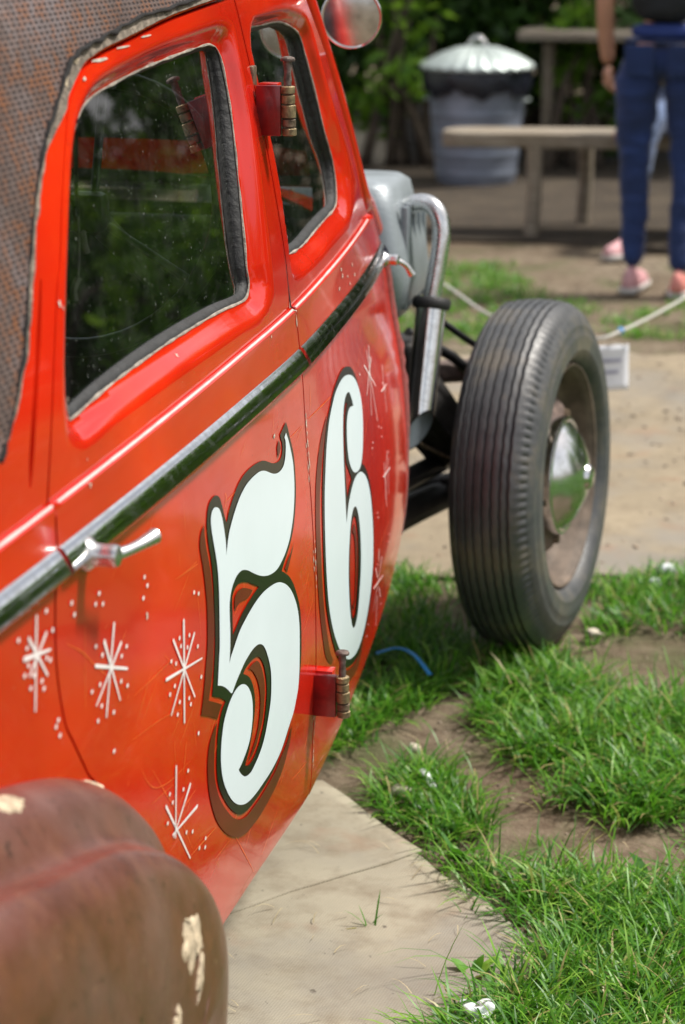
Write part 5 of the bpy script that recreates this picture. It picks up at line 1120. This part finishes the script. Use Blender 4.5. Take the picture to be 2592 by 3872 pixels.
def lump(name, c, s, mat, jag=.35, sub=2, seed=0, label=None, cat=None):
    bm = bmesh.new(); bmesh.ops.create_icosphere(bm, subdivisions=sub, radius=1)
    for v in bm.verts:
        k = 1+jag*noise.noise(v.co*1.7+Vector((seed, 0, 0))); v.co = Vector((v.co.x*s[0]*k+c[0], v.co.y*s[1]*k+c[1], v.co.z*s[2]*k+c[2]))
    return tag(obj(name, bm, mat), label, cat)
PALE = simple('pale_litter', (.70, .74, .76), .6, var=.1, bump=.5, bscale=60)
STONE = simple('pale_stone', (.46, .41, .33), .9, var=.3, scale=20, bump=.4)
lump('crumpled_tissue', (-.470, 2.655, .020), (.024, .018, .014), PALE, 1.2, 4, 3, 'white crumpled tissue in the grass at the bottom of the picture', 'tissue')
ribbon_o = ribbon('plastic_scrap', [(-.735, 3.515, .012), (-.715, 3.475, .020), (-.695, 3.44, .012)], .013, PALE, th=.003); tag(ribbon_o, 'pale torn plastic scrap behind the small grass tuft on the carpet edge', 'scrap')
lump('snail_shell', (-.766, 3.614, .012), (.012, .010, .010), STONE, .3, 2, 5, 'small tan snail shell on the bare soil below the front door', 'shell')
lump('pebble', (-.432, 4.835, .012), (.022, .016, .014), PALE, .5, 2, 6, 'larger whitish pebble in the grass right of the tyre', 'pebble')
lump('pebble', (-.447, 4.735, .010), (.014, .012, .011), PALE, .5, 2, 7, 'smaller whitish pebble in the grass right of the tyre', 'pebble')
lump('dry_leaf', (-.54, 4.345, .012), (.018, .012, .008), STONE, .9, 2, 8, 'curled tan dry leaf beside the foot of the tyre', 'leaf')
lump('dirt_clod', (-.745, 3.415, .012), (.022, .014, .011), STONE, .6, 2, 9, 'grey dirt clod on the carpet edge by the small grass tuft', 'clod')

# ------------------------------------------------------------------ rope and notice
ROPE = simple('white_rope', (.58, .56, .52), .85, var=.2, scale=200, bump=.5)
rp = catmull([(-2.35, 7.1, .72), (-1.6, 6.55, .52), (-1.25, 6.21, .425), (-1.06, 5.92, .392), (-.90, 5.76, .383), (-.735, 5.67, .383), (-.66, 5.76, .392), (-.54, 6.27, .40), (-.30, 7.2, .46), (-.05, 8.0, .62)], 8)
tag(tube('barrier_rope', rp, .0042, ROPE, None, 8), 'slack white barrier rope strung behind the front wheel', 'rope')
def stake(x, y, h, label):
    V, F = lathe_vf([(-.02, .0), (-.02, .014), (h*.5, .013), (h-.02, .012), (h, .008), (h+.004, 0)], 12, Matrix.Translation((x, y, 0)) @ Matrix.Rotation(R(-90), 4, 'Y'))
    return tag(autosharp(obj('rope_stake', pmesh('rope_stake', V, F), RUSTYSTEEL)), label, 'stake')
stake(-2.35, 7.1, .78, 'thin steel stake holding the rope behind the car'); stake(-.05, 8.0, .68, 'thin steel stake holding the far right end of the rope')
lump('blue_tape', (-.665, 5.755, .392), (.010, .012, .010), BLUE, .3, 2, 2, 'blue tape wrapped round the white rope', 'tape')
PAPER = mk_paper(); INK = simple('faded_ink', (.38, .38, .48), .8)
nt = tag(empty('paper_notice', (-.75, 5.72, .25)), 'small white paper notice hanging from the rope beside the tyre', 'notice')
na = np.array([-.765, 5.70]); nb = np.array([-.640, 5.74]); V = []; F = []
for j in range(9):
    for i in range(9):
        u, v = i/8, j/8; p = na+(nb-na)*u; bow = .006*math.sin(math.pi*u)+.008*v*v; V.append((p[0]+.004*v, p[1]-bow, .355-.122*v+.004*u))
for j in range(8):
    for i in range(8): F.append((j*9+i, (j+1)*9+i, (j+1)*9+i+1, j*9+i+1))
po = obj('paper_sheet', pmesh('paper_sheet', V, F), PAPER, nt); po.modifiers.new('t', 'SOLIDIFY').thickness = .0006
for vz, u0, u1 in ((.30, .38, .86), (.55, .42, .80)):
    V2 = []; 
    for u in np.linspace(u0, u1, 6):
        for dv in (0, .085):
            v = vz+dv; p = na+(nb-na)*u; bow = .006*math.sin(math.pi*u)+.008*v*v; V2.append((p[0]+.004*v, p[1]-bow-.0025, .355-.122*v+.004*u))
    obj('faded_print', pmesh('faded_print', V2, [(2*k, 2*k+1, 2*k+3, 2*k+2) for k in range(5)]), INK, nt)
tube('notice_string', [(na[0], na[1], .35), (-.735, 5.675, .383), (nb[0], nb[1], .354)], .0012, ROPE, nt, 6)

# ------------------------------------------------------------------ dustbin
GALVB = simple('bluish_galvanised', (.27, .31, .40), .5, metal=.45, var=.3, scale=5)
def dustbin():
    cx_, cy_ = -2.235, 12.05; e = tag(empty('dustbin', (cx_, cy_, 0)), 'galvanised metal dustbin with domed lid and black bag under the hedge', 'bin')
    M = Matrix.Translation((cx_, cy_, 0)) @ Matrix.Rotation(R(-90), 4, 'Y')
    ribs = [(.0, .0), (.0, .215), (.02, .222)]+[(z, .222+.055*z/.62+(.004 if abs((z*9) % 1-.5) < .12 else 0)) for z in np.linspace(.04, .60, 44)]+[(.615, .285), (.625, .283), (.62, .27)]
    lathe('bin_body', ribs, GALVB, e, 60, M, 40)
    def wob(j, s, x, r): return x+(.022*math.sin(s*.7)+.012*math.sin(s*1.9) if j >= 2 else 0), r+.006*math.sin(s*1.3+j)
    lathe('bin_bag', [(.635, .262), (.640, .288), (.60, .302), (.54, .304), (.50, .296)], BAG, e, 60, M, 80, mod=wob)
    def crimp(j, s, x, r): return x+(.006*math.cos(2*math.pi*s*24/96) if 1 <= j <= 4 else 0), r
    lathe('bin_lid', [(.625, .312), (.640, .318), (.650, .310), (.70, .215), (.735, .115), (.748, .05), (.75, 0)], GALV, e, 96, M, 60, mod=crimp)
    a = [(cx_-.06+.12*t, cy_-.01, .742+.055*math.sin(math.pi*t)) for t in np.linspace(0, 1, 12)]
    tube('lid_handle', a, .009, DULLCHROME, e, 8)
    for sx in (-1, 1):
        tube('side_handle', [(cx_+sx*.268, cy_+.06*math.cos(t)*1.0, .46-.05*math.sin(t)) if False else (cx_+sx*(.262+.03*math.sin(t)), cy_+.07*math.cos(t), .46) for t in np.linspace(0, math.pi, 10)], .007, GALV, e, 8)
dustbin()
# ------------------------------------------------------------------ plank bench and table under the trees
def plank_bench():
    e = tag(empty('bench', (-1.4, 10.15, 0)), 'weathered plank bench with round legs in front of the dustbin', 'bench')
    V = []; F = []; n = 30; outl = []
    for t in np.linspace(math.pi/2, 3*math.pi/2, 12): outl.append((-1.90+.15*math.cos(t), 10.20+.17*math.sin(t)))
    outl += [(-.6, 10.02), (-.55, 10.06), (-.55, 10.36), (-.6, 10.40)]
    outl = [(x, y+.03*noise.noise(Vector((x*3, y, 1)))+.12*(x+1.9)) for x, y in outl]
    bm = bmesh.new(); lo = [bm.verts.new((x, y, .402+.02*noise.noise(Vector((x*4, y, 2))))) for x, y in outl]; hi = [bm.verts.new((x, y, .474)) for x, y in outl]
    bm.faces.new(lo[::-1]); bm.faces.new(hi)
    for k in range(len(outl)): bm.faces.new((lo[k], lo[(k+1) % len(outl)], hi[(k+1) % len(outl)], hi[k]))
    bmesh.ops.recalc_face_normals(bm, faces=bm.faces); bmesh.ops.bevel(bm, geom=list(bm.edges), offset=.008, segments=2, affect='EDGES')
    autosharp(obj('bench_seat', bm, WOOD, e), 50)
    for x, y in ((-1.60, 10.08), (-1.42, 10.52), (-.75, 10.15), (-.75, 10.45)):
        tube('leg', [(x, y, -.01), (x+.012, y, .2), (x+.005, y, .425)], [.036, .034, .040], WOOD, e, 12)
plank_bench()
def table():
    e = tag(empty('garden_table', (-1.75, 13.05, 0)), 'weathered wooden table standing behind the bench', 'table')
    for k in range(5):
        y = 12.62+.19*k; x0 = -2.14+.03*abs(k-1.5); box('top_plank', (( x0-.75)/2, y, .775), (abs(-.75-x0), .175, .045), WOOD, e, bevel=.006)
    for x in (-1.95, -.95):
        for y in (12.78, 13.34): tube('leg', [(x, y, -.01), (x, y, .73)], .038, WOOD, e, 10)
        tube('cross_bar', [(x, 12.74, .69), (x, 13.40, .69)], .03, WOOD, e, 8)
table()
lump('boulder', (-3.02, 12.75, .09), (.20, .15, .16), STONE, .35, 3, 2, 'pale boulder left of the dustbin at the foot of the hedge', 'rock')

# ------------------------------------------------------------------ hedge shrubs and trees
LEAFD = mk_leaf('laurel_leaf', (.022, .060, .014), (.065, .150, .022), .35)
LEAFB = mk_leaf('bright_leaf', (.09, .24, .025), (.28, .50, .06), .6)
BARK = simple('bark', (.085, .065, .048), .95, var=.4, scale=14, bump=.7, bscale=40)
def leaves(clumps, n, size, seed):
    g = np.random.default_rng(seed); C = np.array([c[:3] for c in clumps]); Rr = np.array([c[3] for c in clumps]); w = Rr**2/np.sum(Rr**2)
    k = g.choice(len(clumps), n, p=w); d = g.normal(0, 1, (n, 3)); d /= np.linalg.norm(d, axis=1)[:, None]
    p = C[k]+d*(Rr[k]*g.uniform(.55, 1.08, n)**.7)[:, None]
    p[:, 2] = np.maximum(p[:, 2], .06)
    nr = d+g.normal(0, .75, (n, 3))+[0, 0, .35]; nr /= np.linalg.norm(nr, axis=1)[:, None]
    t = np.cross(nr, g.normal(0, 1, (n, 3))); t /= np.linalg.norm(t, axis=1)[:, None]; b = np.cross(nr, t)
    s_ = (size*g.uniform(.6, 1.3, n))[:, None]
    V = np.stack([p-t*s_, p+b*s_*.42-t*s_*.1+nr*s_*.08, p+t*s_*1.05-nr*s_*.12, p-b*s_*.42-t*s_*.1+nr*s_*.08], 1).reshape(-1, 3)
    return V, np.arange(n*4).reshape(n, 4)
def shrub(name, label, x, y, w, d, h, n, size, seed, mat, cat='shrub', group=None, trunk_h=.4):
    g = np.random.default_rng(seed); e = tag(empty(name, (x, y, 0)), label, cat, group)
    cl = []
    for k in range(26):
        a = g.uniform(0, 2*math.pi); r = math.sqrt(g.uniform(0, 1)); z = g.uniform(.12, 1)*h
        tp = 1-.45*(z/h)**2; cl.append((x+w/2*r*math.cos(a)*tp, y+d/2*r*math.sin(a)*tp, z*.92, g.uniform(.26, .48)*min(w, h)*.42))
    v, f = leaves(cl, n, size, seed); o = obj('foliage', npmesh('foliage', v, f), mat, e, smooth=False); o['kind'] = 'stuff'
    parts = []
    for k in range(9):
        c = cl[k]; p0 = np.array([x+g.normal(0, .12), y+g.normal(0, .1), -.02]); p2 = np.array(c[:3]); p1 = (p0+p2)/2+[0, 0, .15*h]
        P = catmull([p0, p1, p2], 5); parts.append(tube_vf(P, np.linspace(.035, .008, len(P)), 7))
    V, F = join_vf(parts); obj('stems', pmesh('stems', V, F), BARK, e)
    return e
shrub('laurel_shrub', 'dark laurel shrub left of the dustbin behind the boulder', -3.6, 13.9, 2.0, 1.4, 2.6, 9000, .060, 11, LEAFD)
shrub('laurel_shrub', 'dark laurel shrub right behind the dustbin', -2.3, 13.7, 1.9, 1.3, 2.8, 9000, .060, 12, LEAFD)
shrub('laurel_shrub', 'dark laurel shrub behind the garden table', -.9, 14.4, 2.1, 1.4, 2.8, 8000, .065, 13, LEAFD)
shrub('laurel_shrub', 'dark laurel shrub at the right end of the hedge behind the people', .7, 14.2, 2.2, 1.5, 2.7, 7000, .07, 14, LEAFD)
shrub('young_bush', 'bright green sprig bush between dustbin and table', -1.80, 12.95, .55, .35, 1.0, 420, .055, 21, LEAFB, 'bush')
shrub('young_bush', 'bright green sprigs left of the dustbin lid', -2.80, 12.7, .7, .4, 1.45, 420, .065, 22, LEAFB, 'bush')
shrub('young_bush', 'bright green sprigs right above the table behind the people', -1.05, 13.75, .9, .4, 1.5, 260, .075, 23, LEAFB, 'bush')
for k, (x, y) in enumerate(((3.0, 11.2), (4.5, 10.4), (5.9, 9.0), (7.2, 7.2), (2.2, 13.6), (3.9, 13.4), (-5.4, 13.6), (-7.2, 12.6))):
    shrub('hedge_shrub', ('broad hedge shrub mirrored in the door glass' if k < 6 else 'broad hedge shrub beyond the far side of the car'), x, y, 2.8, 1.8, 3.4 if k < 6 else 3.0, 9000, .085, 50+k, LEAFB if k < 6 else LEAFD, 'shrub', 'hedge shrubs seen in reflection' if k < 6 else 'hedge shrubs beyond the car')
def tree(label, x, y, h, cr, n, size, seed, group):
    g = np.random.default_rng(seed); e = tag(empty('tree', (x, y, 0)), label, 'tree', group)
    trunk = catmull([(x, y, -.05), (x+.1, y, h*.25), (x-.05, y+.1, h*.55), (x+.1, y, h*.8)], 6)
    parts = [tube_vf(trunk, np.linspace(.20, .06, len(trunk)), 12)]; cl = []
    for k in range(30):
        a = g.uniform(0, 2*math.pi); r = cr*math.sqrt(g.uniform(.05, 1)); z = h*g.uniform(.48, 1.0); c = (x+r*math.cos(a), y+r*math.sin(a), z, g.uniform(.5, .95)); cl.append(c)
        if k < 12:
            p0 = trunk[int(g.uniform(.4, .95)*(len(trunk)-1))]; P = catmull([p0, (p0+np.array(c[:3]))/2+[0, 0, .2], c[:3]], 4); parts.append(tube_vf(P, np.linspace(.06, .012, len(P)), 6))
    V, F = join_vf(parts); obj('trunk', pmesh('trunk', V, F), BARK, e)
    v, f = leaves(cl, n, size, seed); o = obj('crown', npmesh('crown', v, f), LEAFD, e, smooth=False); o['kind'] = 'stuff'
for k, (x, y, h) in enumerate(((-3.0, 16.4, 3.9), (-.5, 16.1, 4.0), (1.6, 15.8, 3.9), (-6.2, 15.6, 3.8))):
    tree('small tree standing behind the hedge, seen only as dark leaves', x, y, h, 2.5, 8500, .12, 70+k, 'trees behind the hedge')

# ------------------------------------------------------------------ people
SKIN = simple('skin', (.42, .215, .14), .55, var=.12, scale=8, Subsurface_Weight=.08)
JEANS = mk_jeans('dark_blue_jeans', (.008, .028, .125)); JEANS2 = mk_jeans('faded_blue_jeans', (.10, .15, .28))
BLACKTOP = simple('black_top', (.012, .014, .018), .9, var=.5, scale=9, bump=.4, bscale=14)
BLUEBAND = simple('bright_blue_vest', (.014, .035, .17), .85, var=.25, scale=10, bump=.3, bscale=14)
HAIR = simple('brown_hair', (.045, .026, .015), .5, var=.4, scale=40)
SHOEW = simple('white_shoe', (.62, .60, .58), .6, var=.1); SHOEP = simple('pink_shoe', (.56, .30, .32), .6, var=.25, scale=30); SHOER = simple('coral_shoe', (.66, .24, .21), .6, var=.2, scale=30)
GREYTOP = simple('grey_shirt', (.20, .19, .20), .9, var=.2, bump=.3)
def skinmesh(name, verts, edges, radii, mat, parent, sub=2, root=0, wrinkle=0.0):
    me = bpy.data.meshes.new(name); me.from_pydata(verts, edges, [])
    o = bpy.data.objects.new(name, me); COL.objects.link(o)
    md = o.modifiers.new('skin', 'SKIN'); md.use_smooth_shade = True
    if not me.skin_vertices: bpy.context.view_layer.objects.active = o
    sv = me.skin_vertices[0].data if me.skin_vertices else None
    if sv is None:
        o.modifiers.remove(md); bpy.context.view_layer.objects.active = o; o.select_set(True); bpy.ops.object.modifier_add(type='SKIN'); md = o.modifiers[0]; md.use_smooth_shade = True; sv = me.skin_vertices[0].data
    for i, r in enumerate(radii): sv[i].radius = r if isinstance(r, tuple) else (r, r); sv[i].use_root = (i == root)
    s_ = o.modifiers.new('sub', 'SUBSURF'); s_.levels = sub; s_.render_levels = sub
    dg = bpy.context.evaluated_depsgraph_get(); ev = o.evaluated_get(dg); m2 = bpy.data.meshes.new_from_object(ev)
    bpy.data.objects.remove(o); m2.materials.clear(); m2.name = name
    if wrinkle:
        m2.update(); nv = [v.normal.copy() for v in m2.vertices]
        for v, n_ in zip(m2.vertices, nv): v.co += n_*wrinkle*noise.fractal(Vector((v.co.x*9, v.co.y*9, v.co.z*17)), 1.0, 2.0, 3)
    return obj(name, m2, mat, parent)
def chain(pts): return [(i, i+1) for i in range(len(pts)-1)]
def hand(name, wrist, d, side_v, mat, parent, curl=.9, palm=.085, s=1.0):
    d = Vector(d).normalized(); sv = Vector(side_v).normalized(); nn = d.cross(sv).normalized(); w = Vector(wrist)
    V = [w, w+d*palm*.5*s, w+d*palm*s]; E = [(0, 1), (1, 2)]; Rr = [(.026*s, .020*s), (.036*s, .018*s), (.036*s, .016*s)]
    base = w+d*palm*s*.92
    for k, (o_, ln) in enumerate(((-.027, .072), (-.009, .082), (.009, .076), (.026, .060))):
        p = base+sv*o_*s; i0 = len(V); V.append(p); E.append((2, i0)); Rr.append(.0105*s); dirv = d.copy(); 
        for j in range(3):
            dirv = (dirv*math.cos(curl*.55)+nn*math.sin(curl*.55)).normalized(); p = p+dirv*ln*s*(.42, .33, .25)[j]; V.append(p); E.append((len(V)-2, len(V)-1)); Rr.append((.0095*s, .0088*s, .0075*s)[j])
    p = w+d*palm*.30*s-sv*.024*s; V.append(p); E.append((1, len(V)-1)); Rr.append(.013*s)
    dirv = (d*.7-sv*.55+nn*.35).normalized()
    for j in range(2): p = p+dirv*.032*s; V.append(p); E.append((len(V)-2, len(V)-1)); Rr.append((.0115*s, .009*s)[j]); dirv = (dirv+nn*.3+d*.2).normalized()
    return skinmesh(name, [tuple(v) for v in V], E, Rr, mat, parent)
def shoe(name, ankle, toe_dir, mat_up, parent, pitch=0.0, s=1.0):
    t = Vector((toe_dir[0], toe_dir[1], 0)).normalized(); M = Matrix.Translation(ankle) @ Vector((t.x, t.y, 0)).to_track_quat('Y', 'Z').to_matrix().to_4x4() @ Matrix.Rotation(pitch, 4, 'X')
    secs = [(-.075, .022, .062), (-.06, .034, .078), (-.02, .038, .085), (.03, .040, .072), (.09, .045, .055), (.14, .044, .046), (.175, .034, .038), (.190, .014, .028)]
    for nm, z0, mat_, gr in (('shoe_upper', -.065, mat_up, 0.0), ('shoe_sole', -.085, SHOEW, .004)):
        V = []; F = []; q = 16
        for y, hw, ht in secs:
            for k in range(q):
                a = 2*math.pi*k/q; c, s_ = math.cos(a), math.sin(a)
                if nm == 'shoe_upper': z = z0+(ht if s_ > 0 else .004)*s_*1.0; x = hw*c*(1 if s_ < .3 else .85)
                else: z = z0+.012+.012*max(-1, min(1, s_*2)); x = (hw+gr)*math.copysign(abs(c)**.6, c)
                V.append(M @ Vector((x*s, (y*1.02)*s, z*s)))
        n = len(secs)
        for j in range(n-1):
            for k in range(q): F.append((j*q+k, j*q+(k+1) % q, (j+1)*q+(k+1) % q, (j+1)*q+k))
        F.append(tuple(range(q-1, -1, -1))); F.append(tuple((n-1)*q+k for k in range(q)))
        obj(nm, pmesh(nm, V, F), mat_, parent)
def head(base, face, parent, hair_long=True):
    b = Vector(base); f = Vector((face[0], face[1], 0)).normalized(); M = Matrix.Translation(b) @ f.to_track_quat('Y', 'Z').to_matrix().to_4x4()
    bm = bmesh.new(); bmesh.ops.create_uvsphere(bm, u_segments=32, v_segments=24, radius=1)
    for v in bm.verts:
        x, y, z = v.co; k = .80+.20*sstep((z+1)/1.1)
        nx_, ny, nz = x*.074*k, y*.094*(k if y > 0 else 1), z*.112+.112
        ny += .022*math.exp(-((x)/.16)**2-((z+.12)/.22)**2)*(y > 0)-.010*math.exp(-((abs(x)-.38)/.2)**2-((z-.06)/.12)**2)*(y > 0)+.006*math.exp(-(x/.3)**2-((z+.5)/.1)**2)*(y > 0)
        v.co = M @ Vector((nx_, ny, nz))
    hd = obj('head', bm, SKIN, parent)
    for sx in (-1, 1):
        bm = bmesh.new(); bmesh.ops.create_uvsphere(bm, u_segments=12, v_segments=8, radius=1, matrix=M @ Matrix.Translation((sx*.075, -.005, .11)) @ Matrix.Diagonal((.010, .018, .030, 1))); obj('ear', bm, SKIN, hd)
        bm = bmesh.new(); bmesh.ops.create_uvsphere(bm, u_segments=12, v_segments=8, radius=.011, matrix=M @ Matrix.Translation((sx*.029, .078, .118))); obj('eye', bm, SHOEW, hd)
    bm = bmesh.new(); bmesh.ops.create_uvsphere(bm, u_segments=28, v_segments=20, radius=1)
    for v in bm.verts:
        x, y, z = v.co; dn = .0
        if y < .25 and z < -.1 and hair_long: dn = -.16*sstep((-.1-z)/.9)
        if y > .25 and z < .35: y = .25-(y-.25)*.3
        v.co = M @ Vector((x*.084*(1+.05*math.sin(9*x+7*z)), y*.108-.008, z*.118+.122+dn))
    obj('hair', bm, HAIR, hd)
def standing():
    # walks away from the camera: left arm hanging, right hand at the hip pocket
    p = tag(empty('person', (-.86, 8.68, 0)), 'person in dark blue jeans and black top walking away, one arm hanging', 'person')
    hx, hy = -.875, 8.72
    L = [(hx-.095, hy, .90), (hx-.105, hy-.015, .70), (hx-.100, hy-.02, .50), (hx-.092, hy-.03, .30), (hx-.088, hy-.07, .095)]
    Rl = [(hx+.095, hy, .90), (hx+.10, hy+.0, .70), (hx+.105, hy-.02, .50), (hx+.105, hy-.06, .30), (hx+.105, hy-.13, .095)]
    V = [(hx, hy, .96)]+L+Rl+[(hx, hy, 1.0)]; E = [(0, 1)]+[(i, i+1) for i in range(1, 5)]+[(0, 6)]+[(i, i+1) for i in range(6, 10)]+[(0, 11)]
    rad = [(.172, .125), .108, .088, .064, .060, .047, .108, .088, .064, .060, .047, (.155, .110)]
    jn = skinmesh('jeans', V, E, rad, JEANS, p, 3, wrinkle=.011)
    for sx in (-1, 1):
        box('back_pocket', (hx+sx*.085, hy-.122, .915), (.11, .012, .12), JEANS, p, Matrix.Rotation(R(8), 3, 'X'), .004)
    tube('belt_line', [(hx+.152*math.cos(a), hy+.108*math.sin(a), .985) for a in np.linspace(0, 2*math.pi, 33)[:-1]], .006, JEANS, p, 8, closed=True)
    V = [(hx, hy, .985), (hx, hy, 1.02), (hx, hy, 1.05)]; skinmesh('waist_band', V, chain(V), [(.148, .108), (.144, .104), (.142, .101)], BLUEBAND, p, 2, wrinkle=.008)
    V = [(hx, hy, 1.045), (hx, hy-.005, 1.20), (hx, hy-.005, 1.35), (hx, hy, 1.42), (hx-.16, hy, 1.40), (hx+.16, hy, 1.40), (hx, hy+.01, 1.47)]
    skinmesh('black_top', V, [(0, 1), (1, 2), (2, 3), (3, 4), (3, 5), (3, 6)], [(.142, .10), (.150, .105), (.165, .11), (.10, .08), .062, .062, .058], BLACKTOP, p, 3, wrinkle=.016)
    V = [(hx-.165, hy, 1.40), (hx-.215, hy-.01, 1.26), (hx-.235, hy-.02, 1.13), (hx-.232, hy+.01, 1.0), (hx-.222, hy+.03, .885)]
    skinmesh('left_arm', V, chain(V), [.052, .045, .039, .036, .027], SKIN, p)
    hand('left_hand', (hx-.222, hy+.03, .885), (.06, .03, -1), (0, 1, 0), SKIN, p, 1.5)
    V = [(hx+.165, hy, 1.40), (hx+.235, hy-.04, 1.26), (hx+.265, hy-.07, 1.13), (hx+.22, hy-.09, 1.02), (hx+.185, hy-.10, .965)]
    skinmesh('right_arm', V, chain(V), [.052, .045, .039, .034, .027], SKIN, p)
    hand('right_hand', (hx+.185, hy-.10, .965), (-.5, 0, -.8), (0, 1, .1), SKIN, p, .5)
    V = [(hx, hy+.01, 1.46), (hx, hy+.02, 1.53)]; skinmesh('neck', V, chain(V), [.052, .048], SKIN, p)
    head((hx, hy+.03, 1.52), (0, 1), p)
    shoe('shoe', (hx-.088, hy-.06, .088), (.1, 1), SHOEP, p); shoe('shoe', (hx+.105, hy-.12, .088), (.0, 1), SHOER, p)
standing()
def seated():
    p = tag(empty('person', (-.86, 10.2, 0)), 'person in faded jeans sitting on the bench, mostly hidden behind the walker', 'person')
    hx, hy = -.88, 10.22
    L = [(hx-.10, hy-.05, .57), (hx-.16, hy-.45, .56), (hx-.19, hy-.55, .30), (hx-.20, hy-.62, .12)]
    Rl = [(hx+.10, hy-.05, .57), (hx+.06, hy-.47, .56), (hx+.02, hy-.40, .30), (hx+.03, hy-.36, .16)]
    V = [(hx, hy, .58)]+L+Rl+[(hx, hy+.02, .72)]; E = [(0, 1), (1, 2), (2, 3), (3, 4), (0, 5), (5, 6), (6, 7), (7, 8), (0, 9)]
    skinmesh('jeans', V, E, [(.16, .12), .095, .068, .058, .048, .095, .068, .058, .048, (.145, .11)], JEANS2, p, 3, wrinkle=.014)
    V = [(hx, hy+.02, .70), (hx, hy+.03, .86), (hx, hy+.03, 1.02), (hx, hy+.03, 1.10), (hx-.15, hy+.03, 1.08), (hx+.15, hy+.03, 1.08)]
    skinmesh('shirt', V, [(0, 1), (1, 2), (2, 3), (3, 4), (3, 5)], [(.145, .11), (.15, .11), (.16, .11), (.095, .08), .06, .06], GREYTOP, p)
    for sx in (-1, 1):
        V = [(hx+sx*.16, hy+.03, 1.08), (hx+sx*.23, hy+.05, .90), (hx+sx*.26, hy+.0, .72), (hx+sx*.27, hy-.06, .53)]
        skinmesh('arm', V, chain(V), [.05, .043, .037, .027], SKIN, p); hand('hand', (hx+sx*.27, hy-.06, .525), (sx*.35, -.8, -.25), (sx, .3, 0), SKIN, p, .35)
    V = [(hx, hy+.03, 1.12), (hx, hy+.02, 1.22)]; skinmesh('neck', V, chain(V), [.052, .048], SKIN, p)
    head((hx, hy+.01, 1.20), (.1, -1), p)
    shoe('shoe', (hx-.20, hy-.64, .088), (-.45, -1), SHOEP, p); shoe('shoe', (hx+.03, hy-.36, .14), (.15, -1), SHOER, p, R(-18))
seated()

# ------------------------------------------------------------------ red car parked beyond, glimpsed through the windows
def far_car():
    e = tag(empty('parked_car', (-6.3, 9.4, 0)), 'second red car parked beyond, glimpsed through the hot rod windows', 'car')
    stations = [(-1.9, .30, .62, .80), (-1.7, .26, .74, .92), (-1.1, .24, .80, .98), (-.5, .24, .82, 1.0), (.2, .24, .82, 1.02), (.9, .24, .82, 1.02), (1.5, .26, .80, 1.0), (1.9, .32, .70, .90)]
    V = []; F = []; q = 20
    for x, z0, hw, z1 in stations:
        for k in range(q):
            a = 2*math.pi*k/q; c, s_ = math.cos(a), math.sin(a); V.append((-6.3+x, 9.4+hw*math.copysign(abs(c)**.45, c), (z0+z1)/2+(z1-z0)/2*math.copysign(abs(s_)**.5, s_)))
    for j in range(len(stations)-1):
        for k in range(q): F.append((j*q+k, j*q+(k+1) % q, (j+1)*q+(k+1) % q, (j+1)*q+k))
    F.append(tuple(range(q-1, -1, -1))); F.append(tuple((len(stations)-1)*q+k for k in range(q)))
    obj('car_body', pmesh('car_body', V, F), RED, e)
    cab = [(-.9, 1.0), (-.55, 1.38), (.35, 1.40), (.95, 1.02)]
    for sy in (-1, 1):
        P = [(-6.3+x, 9.4+sy*(.66-.12*(z-1.0)), z) for x, z in cab]; tube('roof_rail', catmull(P, 5), .03, RED, e, 8)
    V = [(-6.3+x, 9.4+sy*.58, z) for x, z in ((-.55, 1.39), (.35, 1.41)) for sy in (-1, 1)]
    obj('car_roof', pmesh('car_roof', V, [(0, 1, 3, 2)]), RED, e).modifiers.new('t', 'SOLIDIFY').thickness = .03
    for x in (-1.15, 1.2):
        for sy in (-1, 1):
            M = Matrix.Translation((-6.3+x, 9.4+sy*.74, .32)) @ Matrix.Rotation(R(90), 4, 'Z')
            lathe('wheel', [(-.08, .19), (-.08, .30), (-.06, .32), (.06, .32), (.08, .30), (.08, .19), (.05, .17), (.06, .06), (.075, 0)], TYRE, e, 36, M, 30)
    for sy in (-1, 1): lathe('headlamp', [(0, .09), (.03, .09), (.05, .06), (.055, 0)], CHROME, e, 24, Matrix.Translation((-6.3+1.88, 9.4+sy*.5, .72)))
far_car()

def far_van():
    e = tag(empty('parked_van', (-5.15, 11.6, 0)), 'pale van parked far beyond, glimpsed through the hot rod windows', 'van')
    PALEV = simple('cream_van_paint', (.42, .45, .43), .35, var=.08, scale=3); DK = simple('van_window', (.03, .035, .04), .1)
    bm = bmesh.new(); bm_box(bm, (-5.15, 11.6, 1.12), (3.4, 1.6, 1.45), None, .16, 4); autosharp(obj('van_body', bm, PALEV, e), 40)
    for x in (-6.15, -5.15, -4.15): box('van_window', (x, 10.797, 1.45), (.72, .012, .42), DK, e, bevel=.004)
    box('bumper', (-5.15, 10.79, .48), (3.2, .05, .10), DULLCHROME, e, bevel=.015)
    for x in (-6.15, -4.15):
        for sy in (-1, 1): lathe('wheel', [(-.08, .19), (-.08, .30), (-.06, .32), (.06, .32), (.08, .30), (.08, .19), (.05, .17), (.06, .06), (.075, 0)], TYRE, e, 36, Matrix.Translation((x, 11.6+sy*.72, .32)) @ Matrix.Rotation(R(90), 4, 'Z'), 30)
far_van()
